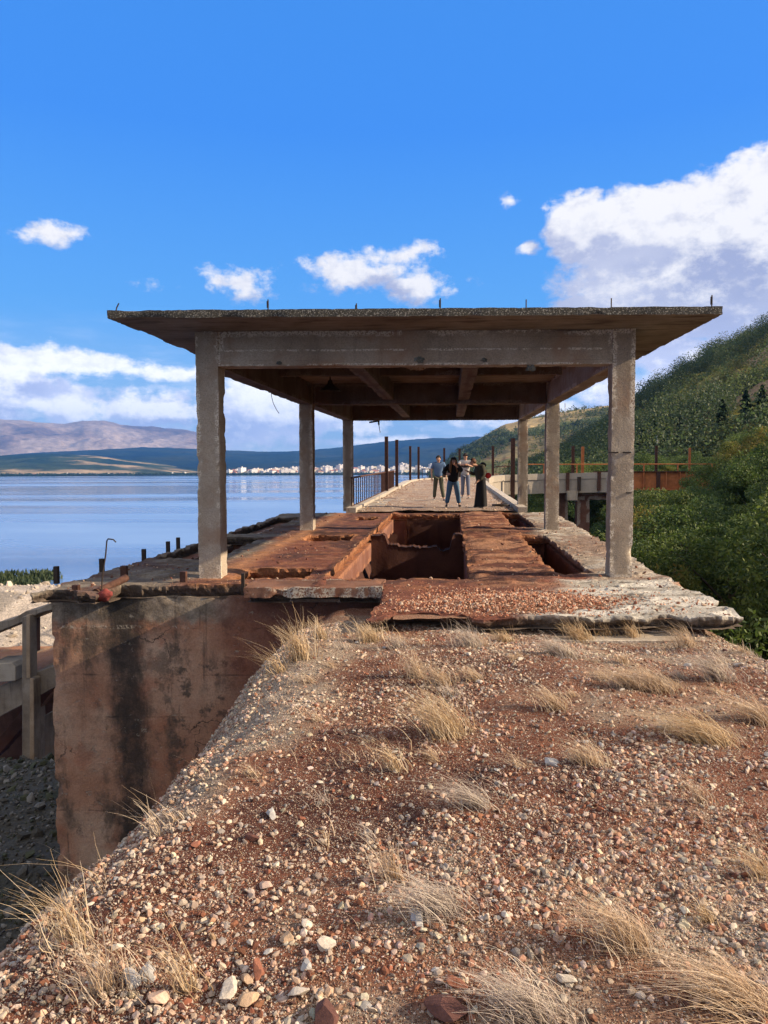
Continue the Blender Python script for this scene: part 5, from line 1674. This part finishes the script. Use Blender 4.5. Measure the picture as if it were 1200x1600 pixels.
# px, py of the root, height m, radius m, blade count, lean x, lean y, kind, label
TUFTS = [
 (468, 1030, .30, .13, 420, -.35, 0, 'gold', 'golden tuft at the brow right below the long wall ledge'),
 (434, 1052, .24, .06, 120, -.8, 0, 'gold', 'sparse golden tuft leaning out over the wall at the brow'),
 (500, 1000, .20, .08, 200, -.4, 0, 'gold', 'small upright golden tuft behind the golden brow tuft'),
 (580, 1003, .18, .17, 420, -.5, 0, 'gold', 'yellow tuft in front of the short broken step ledge'),
 (620, 1012, .12, .12, 200, -.6, 0, 'ash', 'low ash coloured tuft beside the yellow one near the step ledge'),
 (735, 1010, .18, .16, 420, -.6, 0, 'ash', 'soft grey tuft just below the platform edge in the middle'),
 (790, 1003, .12, .12, 220, -.5, 0, 'gold', 'short yellow tuft under the middle of the near slab'),
 (880, 1025, .18, .18, 560, -1.0, 0, 'ash', 'dark shadowed grey tuft swept flat below the heap of chippings'),
 (908, 1003, .2, .13, 420, -.7, 0, 'gold', 'bright yellow tuft in front of the dark swept tuft'),
 (945, 995, .18, .1, 260, -.5, 0, 'gold', 'thin golden tuft below the pale slab'),
 (990, 1000, .16, .1, 200, -.3, 0, 'gold', 'short golden tuft under the long step ledge'),
 (1075, 1012, .22, .13, 260, -.8, 0, 'straw', 'pale tuft at the end of the long step ledge'),
 (1030, 1080, .22, .15, 560, -1.1, 0, 'straw', 'wide pale tuft swept across the gravel in the upper slope'),
 (985, 1075, .17, .12, 360, -1.0, 0, 'straw', 'straw tuft just behind the wide swept tuft'),
 (1125, 1062, .24, .15, 460, -1.1, 0, 'ash', 'grey tuft near the brow with a pale stone beside it'),
 (690, 1070, .17, .14, 340, -.8, 0, 'straw', 'flat straw tuft in the middle of the upper slope'),
 (650, 1060, .22, .09, 240, -.5, 0, 'straw', 'upright straw tuft above the bushy golden one'),
 (745, 1062, .12, .12, 220, -.8, 0, 'straw', 'low straw tuft between the grey tuft and the flat one'),
 (868, 1108, .17, .13, 360, -.9, 0, 'straw', 'straw tuft at the centre of the slope with a bluish stone beside it'),
 (700, 1150, .27, .15, 760, -.75, 0, 'gold', 'thick bushy golden tuft in the middle of the slope'),
 (1108, 1160, .22, .17, 900, -1.25, 0, 'gold', 'large tuft combed flat by the wind near the hill side brow'),
 (1195, 1130, .22, .15, 460, -1.1, 0, 'straw', 'swept tuft cut by the picture edge beyond the large combed one'),
 (925, 1195, .16, .11, 260, -.7, 0, 'straw', 'faded thin straw tuft beside the flat grey stone'),
 (622, 1205, .17, .07, 140, -.8, 0, 'gold', 'small golden tuft below the thick bushy one'),
 (748, 1260, .18, .12, 420, -1.25, 0, 'ash', 'ash grey tuft lying over like a brush on red soil'),
 (1095, 1255, .16, .08, 130, -.5, 0, 'straw', 'thin sparse tuft on dark gravel down from the combed one'),
 (615, 1375, .20, .06, 190, -.55, 0, 'straw', 'upper pale half of the double tuft in the lower middle'),
 (695, 1425, .18, .13, 520, -1.1, 0, 'ash', 'lower ash grey half of the double tuft in the lower middle'),
 (985, 1480, .22, .11, 560, -.85, 0, 'straw', 'leaning tuft standing alone in the lower slope'),
 (1108, 1440, .11, .06, 120, -.5, 0, 'gold', 'tiny golden tuft above the wide bottom tuft'),
 (1195, 1370, .18, .08, 160, -.8, 0, 'gold', 'golden wisps at the picture edge in the lower slope'),
 (1165, 1570, .19, .13, 820, -1.25, 0, 'straw', 'wide straw tuft with curved blades at the bottom corner'),
 (840, 1598, .18, .15, 760, -.9, 0, 'ash', 'grey tuft with loose blades at the bottom in the middle'),
 (292, 1552, .24, .05, 130, -.55, 0, 'gold', 'upright golden tuft next to the brick red stone'),
 (165, 1550, .21, .13, 330, -.5, 0, 'straw', 'dense straw tuft at the bottom corner by the brow'),
 (112, 1472, .28, .09, 210, -.55, 0, 'gold', 'tall golden tuft at the brow over the dark scree'),
 (160, 1400, .32, .02, 16, -.95, 0, 'gold', 'few long golden stems arching over the wall foot'),
 (248, 1306, .22, .05, 60, -.75, 0, 'straw', 'sparse pale tuft at the brow with long leaning stems'),
 (320, 1222, .17, .02, 16, -.6, 0, 'straw', 'two or three thin stems at the brow on red soil'),
 (545, 1190, .07, .3, 90, -.5, 0, 'straw', 'thin scattered straw wisps on the open slope'),
]
r5 = np.random.default_rng(12)
for (px, py, h, rad, n, lx, ly, kd, lab) in TUFTS:
    x, y = on_ground(min(px, 1190), min(py, 1592))
    h *= 1.25 if y > 4 else 1.0; n = int(n * .55)
    rr = rad * np.abs(r5.normal(0, .55, n)); an = r5.uniform(0, 6.283, n)
    bx = x + rr * np.cos(an) * 1.15; by = y + rr * np.sin(an) * .8
    wd = (.0024 + .0006 * y) * r5.uniform(.7, 1.3, n)
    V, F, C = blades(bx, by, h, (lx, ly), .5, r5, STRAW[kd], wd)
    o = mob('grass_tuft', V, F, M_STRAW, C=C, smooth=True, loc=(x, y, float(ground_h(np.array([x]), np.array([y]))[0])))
    if px == 545: o.name = 'dry_grass'; tag(o, lab, 'grass', kind='stuff')
    else: tag(o, lab, 'grass tuft', 'dry grass tufts on the embankment')
for k in range(46):
    x = r5.uniform(-1.4, 2.8); y = 2.2 + r5.uniform() ** .7 * 5.0
    n = int(r5.integers(25, 90)); rr = .07 * np.abs(r5.normal(0, .6, n)); an = r5.uniform(0, 6.283, n)
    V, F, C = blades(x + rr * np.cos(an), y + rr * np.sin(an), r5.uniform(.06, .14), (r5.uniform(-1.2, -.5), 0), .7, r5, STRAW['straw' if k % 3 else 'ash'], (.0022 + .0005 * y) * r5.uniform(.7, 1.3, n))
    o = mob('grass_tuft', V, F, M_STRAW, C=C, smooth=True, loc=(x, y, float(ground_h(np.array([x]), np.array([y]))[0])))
    tag(o, 'small pale wisp of dry grass between the stones', 'grass tuft', 'small dry grass wisps on the embankment')
N = 5200
bx = r5.uniform(-1.9, 3.1, N); by = 1.6 + r5.uniform(0, 1, N) ** .8 * 6
kk = fb2(bx, by, 1.3, 3, 701) > -.02; bx, by = bx[kk], by[kk]
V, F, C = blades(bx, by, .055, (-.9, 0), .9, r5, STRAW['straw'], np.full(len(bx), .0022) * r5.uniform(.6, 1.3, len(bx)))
tag(mob('dry_grass', V, F, M_STRAW, C=C, smooth=True), 'short dry wisps of grass between the stones of the embankment', 'grass', kind='stuff')

# ------------------------------------------------------------------ people
def cloth(name, c, rough=.9):
    return plain(name, c, rough, .18, 40, bumpd=.003)


M_SKIN = plain('skin', (.46, .26, .18), .6, .06, 30, bumpd=.001)


def skin(name, J, E, mat, parent, sub=2):
    keys = list(J); ix = {k: i for i, k in enumerate(keys)}
    me = bpy.data.meshes.new(name); me.from_pydata([J[k][0] for k in keys], [(ix[a], ix[b]) for a, b in E], [])
    me.materials.append(mat)
    o = bpy.data.objects.new(name, me); col.objects.link(o); o.parent = parent
    md = o.modifiers.new('skin', 'SKIN'); md.use_smooth_shade = True
    for k in keys:
        v = me.skin_vertices[0].data[ix[k]]; rr_ = J[k][1]
        v.radius = rr_ if isinstance(rr_, tuple) else (rr_, rr_)
        v.use_root = (ix[k] == 0)
    s_ = o.modifiers.new('sub', 'SUBSURF'); s_.levels = sub; s_.render_levels = sub
    return o


def hand_chain(J, E, side, w, d):
    """five unequal fingers; w = wrist point, d = direction of the hand"""
    w = np.array(w); d = np.array(d) / np.linalg.norm(d)
    sidev = np.cross(d, (0, 1, 0)); sidev = sidev / (np.linalg.norm(sidev) + 1e-9)
    J[f'palm{side}'] = (tuple(w + d * .07), (.036, .02)); E.append((f'wr{side}', f'palm{side}'))
    fwd = np.array((0, -1., 0))
    for k, (off, L) in enumerate(((-.027, .075), (-.009, .085), (.009, .08), (.027, .062))):
        k0 = w + d * .095 + sidev * off; k1 = k0 + d * L * .55; k2 = k1 + (d * .7 + fwd * .5) * L * .5
        J[f'f{side}{k}a'] = (tuple(k0), .0095); J[f'f{side}{k}b'] = (tuple(k1), .0085); J[f'f{side}{k}c'] = (tuple(k2), .007)
        E += [(f'palm{side}', f'f{side}{k}a'), (f'f{side}{k}a', f'f{side}{k}b'), (f'f{side}{k}b', f'f{side}{k}c')]
    t0 = w + d * .045 + sidev * -.035 + fwd * .01; t1 = t0 + (d * .7 + sidev * -.5 + fwd * .4) * .05
    J[f't{side}a'] = (tuple(t0), .0105); J[f't{side}b'] = (tuple(t1), .009)
    E += [(f'palm{side}', f't{side}a'), (f't{side}a', f't{side}b')]


def person(loc, rz, P, label):
    """P: joints in metres, x to the viewer's right when facing -y, z up"""
    e = empty('person', loc, label, 'person')
    e.rotation_euler = (0, 0, rz)
    J = {}; E = []
    pel = np.array(P.get('pelvis', (0, 0, .96))); ch = np.array(P.get('chest', (0, 0, 1.30))); nk = np.array(P.get('neck', (0, 0, 1.49))); hd = np.array(P.get('head', (0, -.02, 1.62)))
    J['pel'] = (tuple(pel), (.125, .09)); J['wst'] = (tuple((pel + ch) / 2), (.105, .08)); J['ch'] = (tuple(ch), (.14, .1)); J['nk'] = (tuple(nk), .055)
    J['jaw'] = (tuple(hd + (0, -.015, -.065)), (.062, .07)); J['hd'] = (tuple(hd + (0, .005, .02)), (.076, .092)); J['top'] = (tuple(hd + (0, .005, .085)), (.055, .07))
    J['nose'] = (tuple(hd + (0, -.105, -.03)), .012)
    J['earl'] = (tuple(hd + (-.085, .01, -.01)), .014); J['earr'] = (tuple(hd + (.085, .01, -.01)), .014)
    E += [('pel', 'wst'), ('wst', 'ch'), ('ch', 'nk'), ('nk', 'jaw'), ('jaw', 'hd'), ('hd', 'top'), ('hd', 'nose'), ('hd', 'earl'), ('hd', 'earr')]
    for s, sg in (('l', -1), ('r', 1)):
        sh, elb, wr = [np.array(P[k + s]) for k in ('sh', 'el', 'wr')]
        J['sh' + s] = (tuple(sh), .06); J['el' + s] = (tuple(elb), .042); J['wr' + s] = (tuple(wr), .028)
        E += [('ch', 'sh' + s), ('sh' + s, 'el' + s), ('el' + s, 'wr' + s)]
        hand_chain(J, E, s, wr, wr - elb)
        kn, an = np.array(P['kn' + s]), np.array(P['an' + s]); hp_ = pel + (sg * .09, 0, -.04)
        J['hp' + s] = (tuple(hp_), .085); J['kn' + s] = (tuple(kn), .058); J['an' + s] = (tuple(an), .034); J['toe' + s] = (tuple(an + .6 * np.array(P.get('toe' + s, (sg * .03, -.16, -.045)))), .018)
        E += [('pel', 'hp' + s), ('hp' + s, 'kn' + s), ('kn' + s, 'an' + s), ('an' + s, 'toe' + s)]
    skin('body', J, E, M_SKIN, e)
    # top
    g_ = P['top']; k = g_.get('loose', 1.)
    T = {'ch': (tuple(ch), (.185 * k, .14 * k)), 'wst': (tuple((pel + ch) / 2 + (0, 0, -.02)), (.165 * k, .13 * k)), 'hem': (tuple(pel + (0, 0, g_.get('hem', .0) - .09)), (.175 * k, .135 * k)), 'nk': (tuple(nk + (0, 0, -.035)), .075)}
    ET = [('ch', 'wst'), ('wst', 'hem'), ('ch', 'nk')]
    for s in 'lr':
        sh, elb, wr = [np.array(P[q + s]) for q in ('sh', 'el', 'wr')]
        T['sh' + s] = (tuple(sh), .082 * k); ET.append(('ch', 'sh' + s))
        if g_.get('long'):
            T['el' + s] = (tuple(elb), .066 * k); T['cf' + s] = (tuple(elb + (wr - elb) * .88), .05 * k); ET += [('sh' + s, 'el' + s), ('el' + s, 'cf' + s)]
        else:
            T['el' + s] = (tuple(sh + (elb - sh) * .72), .072 * k); ET.append(('sh' + s, 'el' + s))
    skin(g_['name'], T, ET, cloth(g_['name'] + '_cloth', g_['c']), e)
    b_ = P['bottom']
    if b_.get('skirt'):
        mb = MB(); n = 28; V = []
        c0 = pel + (0, 0, .08); c1 = (np.array(P['anl']) + np.array(P['anr'])) / 2
        for i in range(10):
            f = i / 9; c = c0 * (1 - f) + (c1 + (0, 0, -.04)) * f
            for q in range(n):
                a = q / n * 6.283; rr_ = (.175 + .09 * f) * (1 + .07 * f * math.sin(a * 7 + 1)); V.append(c + (rr_ * math.cos(a), rr_ * .75 * math.sin(a), 0))
        V.append(c0); F = [(i * n + q, i * n + (q + 1) % n, (i + 1) * n + (q + 1) % n, (i + 1) * n + q) for i in range(9) for q in range(n)]
        me = meshdata('skirt', V, [np.array(F), np.array([(10 * n, (q + 1) % n, q) for q in range(n)])], smooth=True)
        me.materials.append(cloth('skirt_cloth', b_['c'])); o = bpy.data.objects.new('skirt', me); col.objects.link(o); o.parent = e
    else:
        T = {'pel': (tuple(pel + (0, 0, .06)), (.16, .125))}; ET = []
        for s, sg in (('l', -1), ('r', 1)):
            kn, an = np.array(P['kn' + s]), np.array(P['an' + s]); hp_ = pel + (sg * .095, 0, -.08)
            w_ = b_.get('w', 1)
            T['hp' + s] = (tuple(hp_), .105 * w_); T['kn' + s] = (tuple(kn), .08 * w_); T['an' + s] = (tuple(an + (0, 0, .03)), .068 * w_)
            ET += [('pel', 'hp' + s), ('hp' + s, 'kn' + s), ('kn' + s, 'an' + s)]
        skin('trousers', T, ET, cloth('trouser_cloth', b_['c']), e)
    for s, sg in (('l', -1), ('r', 1)):
        an = np.array(P['an' + s]); tv = np.array(P.get('toe' + s, (sg * .03, -.16, -.045)))
        skin('shoe', {'a': (tuple(an + (0, .05, -.04)), (.042, .042)), 'b': (tuple(an + tv * .5 + (0, 0, -.02)), (.046, .036)), 'c': (tuple(an + tv * 1.05 + (0, 0, .0)), (.04, .028))}, [('a', 'b'), ('b', 'c')], cloth('shoe_leather', P.get('shoe', (.05, .045, .04))), e, 1)
    h_ = P['hair']
    mb = MB(); V, F = ico(3)
    V = V.copy(); V[:, 2] = np.where(V[:, 1] < -.2, np.maximum(V[:, 2], .30), np.maximum(V[:, 2], -.55 if not h_.get('long') else -.8))
    V = V * np.array([.098, .112, .118]) * (1 + .06 * fbm(V, 3, 3, 5))[:, None] + hd + (0, .012, .03)
    mb.add(V, F)
    if h_.get('long'):
        for sx_ in (-1, 1):
            mb.tube([hd + (sx_ * .07, .0, .04), hd + (sx_ * .10, -.02, -.1), hd + (sx_ * .12, -.07, -.24), hd + (sx_ * .10, -.10, -.36)], [.045, .05, .045, .015], 8)
        mb.tube([hd + (0, .07, .02), hd + (0, .1, -.15), hd + (0, .13, -.33)], [.09, .09, .03], 10)
    me = meshdata('hair', np.concatenate(mb.V), ([np.concatenate(mb.Q)] if mb.Q else []) + [np.concatenate(mb.T)], smooth=True)
    me.materials.append(cloth('hair_strands', h_['c'], .6)); o = bpy.data.objects.new('hair', me); col.objects.link(o); o.parent = e
    return e


def child_mesh(e, name, mb, mat, smooth=True):
    F = ([np.concatenate(mb.Q)] if mb.Q else []) + ([np.concatenate(mb.T)] if mb.T else [])
    me = meshdata(name, np.concatenate(mb.V), F, smooth=smooth); me.materials.append(mat)
    o = bpy.data.objects.new(name, me); col.objects.link(o); o.parent = e
    return o


def feet(px, py):
    x, y, z = onz(px, py, .45)
    for _ in range(3): x, y, z = onz(px, py, SL * y + .05)
    return x, y, SL * y + .06


pA = person(feet(685, 783), 0, dict(shl=(-.2, .0, 1.43), ell=(-.27, .02, 1.15), wrl=(-.25, -.06, .91), shr=(.2, .0, 1.43), elr=(.29, .02, 1.16), wrr=(.30, -.05, .91),
     knl=(-.13, -.01, .5), anl=(-.16, .0, .09), knr=(.13, -.04, .5), anr=(.2, -.02, .09), toer=(.07, -.15, -.045),
     top=dict(name='shirt', c=(.09, .15, .27), hem=.0), bottom=dict(c=(.075, .08, .055)), hair=dict(c=(.02, .015, .012)), shoe=(.3, .3, .28)),
     'man in a plain blue tee and olive trousers standing apart with both arms hanging')
pB = person(feet(708, 793), .05, dict(shl=(-.18, .0, 1.36), ell=(-.33, -.04, 1.14), wrl=(-.2, -.27, 1.12), shr=(.18, .0, 1.36), elr=(.27, -.14, 1.2), wrr=(.1, -.3, 1.36),
     pelvis=(.0, .05, .90), chest=(0, .0, 1.22), neck=(.01, -.02, 1.41), head=(.01, -.07, 1.52), knl=(-.15, -.03, .48), anl=(-.215, .0, .09), knr=(.14, -.03, .48), anr=(.2, .0, .09),
     top=dict(name='sweater', c=(.013, .012, .012), hem=.0, long=1, loose=1.18), bottom=dict(c=(.08, .15, .24), w=1.12), hair=dict(c=(.17, .085, .035), long=1), shoe=(.03, .025, .02)),
     'woman with long brown hair, loose black sweater and blue jeans, feet wide apart')
cap = MB(); V, F = ico(2); V = V * np.array([.105, .12, .08]); V[:, 2] = np.maximum(V[:, 2], -.01); cap.add(V + (.01, -.06, 1.60), F)
cap.box((-.06, -.24, 1.585), (.08, -.14, 1.6))
child_mesh(pB, 'cap', cap, cloth('cap_cloth', (.03, .025, .02)))
pC = person(feet(727, 779), -.1, dict(shl=(-.2, .0, 1.5), ell=(-.3, -.16, 1.36), wrl=(-.1, -.34, 1.38), shr=(.2, .0, 1.5), elr=(.3, -.12, 1.3), wrr=(.14, -.33, 1.36),
     chest=(0, 0, 1.38), neck=(0, 0, 1.56), head=(0, -.02, 1.72), pelvis=(0, 0, 1.0), knl=(-.1, -.02, .52), anl=(-.12, .02, .09), knr=(.12, -.05, .52), anr=(.13, -.02, .09),
     top=dict(name='shirt', c=(.42, .4, .39), hem=-.02), bottom=dict(c=(.13, .15, .21)), hair=dict(c=(.025, .018, .015)), shoe=(.25, .25, .25)),
     'tall man in sunglasses with a pale and black top, arms raised to his chest')
sg_ = MB(); sg_.box((-.075, -.125, 1.725), (-.008, -.1, 1.765)); sg_.box((.008, -.125, 1.725), (.075, -.1, 1.765)); sg_.box((-.01, -.12, 1.745), (.01, -.105, 1.758))
child_mesh(pC, 'sunglasses', sg_, M_BAR, False)
pn = MB(); V, F = ico(3); V = V * np.array([.205, .15, .115]); pn.add(V + (0, .0, 1.33), F)
child_mesh(pC, 'black_chest_panel', pn, cloth('black_panel', (.03, .03, .035)))
pD = person(feet(750, 794), -1.15, dict(shl=(-.17, .02, 1.34), ell=(-.24, -.1, 1.1), wrl=(-.18, -.32, 1.18), shr=(.17, .02, 1.34), elr=(.22, .02, 1.07), wrr=(.2, -.16, .9),
     pelvis=(0, .04, .9), chest=(0, -.04, 1.2), neck=(0, -.13, 1.40), head=(0, -.27, 1.49), knl=(-.1, -.02, .48), anl=(-.12, .0, .09), knr=(.1, -.02, .48), anr=(.14, .02, .09),
     top=dict(name='jacket', c=(.05, .048, .036), hem=-.08, long=1, loose=1.15), bottom=dict(c=(.014, .013, .014), skirt=1), hair=dict(c=(.09, .04, .022)), shoe=(.12, .11, .1)),
     'woman in a dark hooded jacket and long black skirt bending toward the others')
hdm = MB(); V, F = ico(3); V = V * np.array([.13, .1, .1]) * (1 + .1 * fbm(V, 3, 2, 5))[:, None]; hdm.add(V + (0, .1, 1.4), F)
child_mesh(pD, 'hood', hdm, cloth('hood_cloth', (.03, .028, .022)))
bgm = MB(); V, F = ico(3); V = V * np.array([.105, .06, .1])
bagp = (pD.location.x + .26, pD.location.y + .02, pD.location.z + 1.06)
bgm.add(V * 1.0 + bagp, F)
bag = empty('red_bag', bagp, 'small red shoulder bag at the back of the woman in the hooded jacket', 'bag')
F = [np.concatenate(bgm.T)]
M_RED = cloth('red_leather', (.5, .03, .03), .5)
mob('pouch', np.concatenate(bgm.V), F, M_RED, bag, smooth=True)
bx_, by_, bz_ = bagp
MB().tube([(bx_ - .05, by_, bz_ + .1), (bx_ - .12, by_ - .06, bz_ + .25), (bx_ - .2, by_, bz_ + .34)], .012, 6).build('strap', M_RED, bag)

# ------------------------------------------------------------------ air
hz = MB(); hz.box((-11500, -3200, -30), (11500, 11200, 740))
m = bpy.data.materials.new('air'); m.use_nodes = True
nt_ = m.node_tree; nt_.nodes.remove(nt_.nodes['Principled BSDF'])
pv = nt_.nodes.new('ShaderNodeVolumePrincipled'); pv.inputs['Density'].default_value = 9e-5; pv.inputs['Color'].default_value = (.10, .34, .95, 1); pv.inputs['Anisotropy'].default_value = .0
nt_.links.new(pv.outputs[0], nt_.nodes['Material Output'].inputs['Volume'])
o = hz.build('haze', m); tag(o, 'thin blue air between the pier and the far mountains', 'haze', kind='stuff')
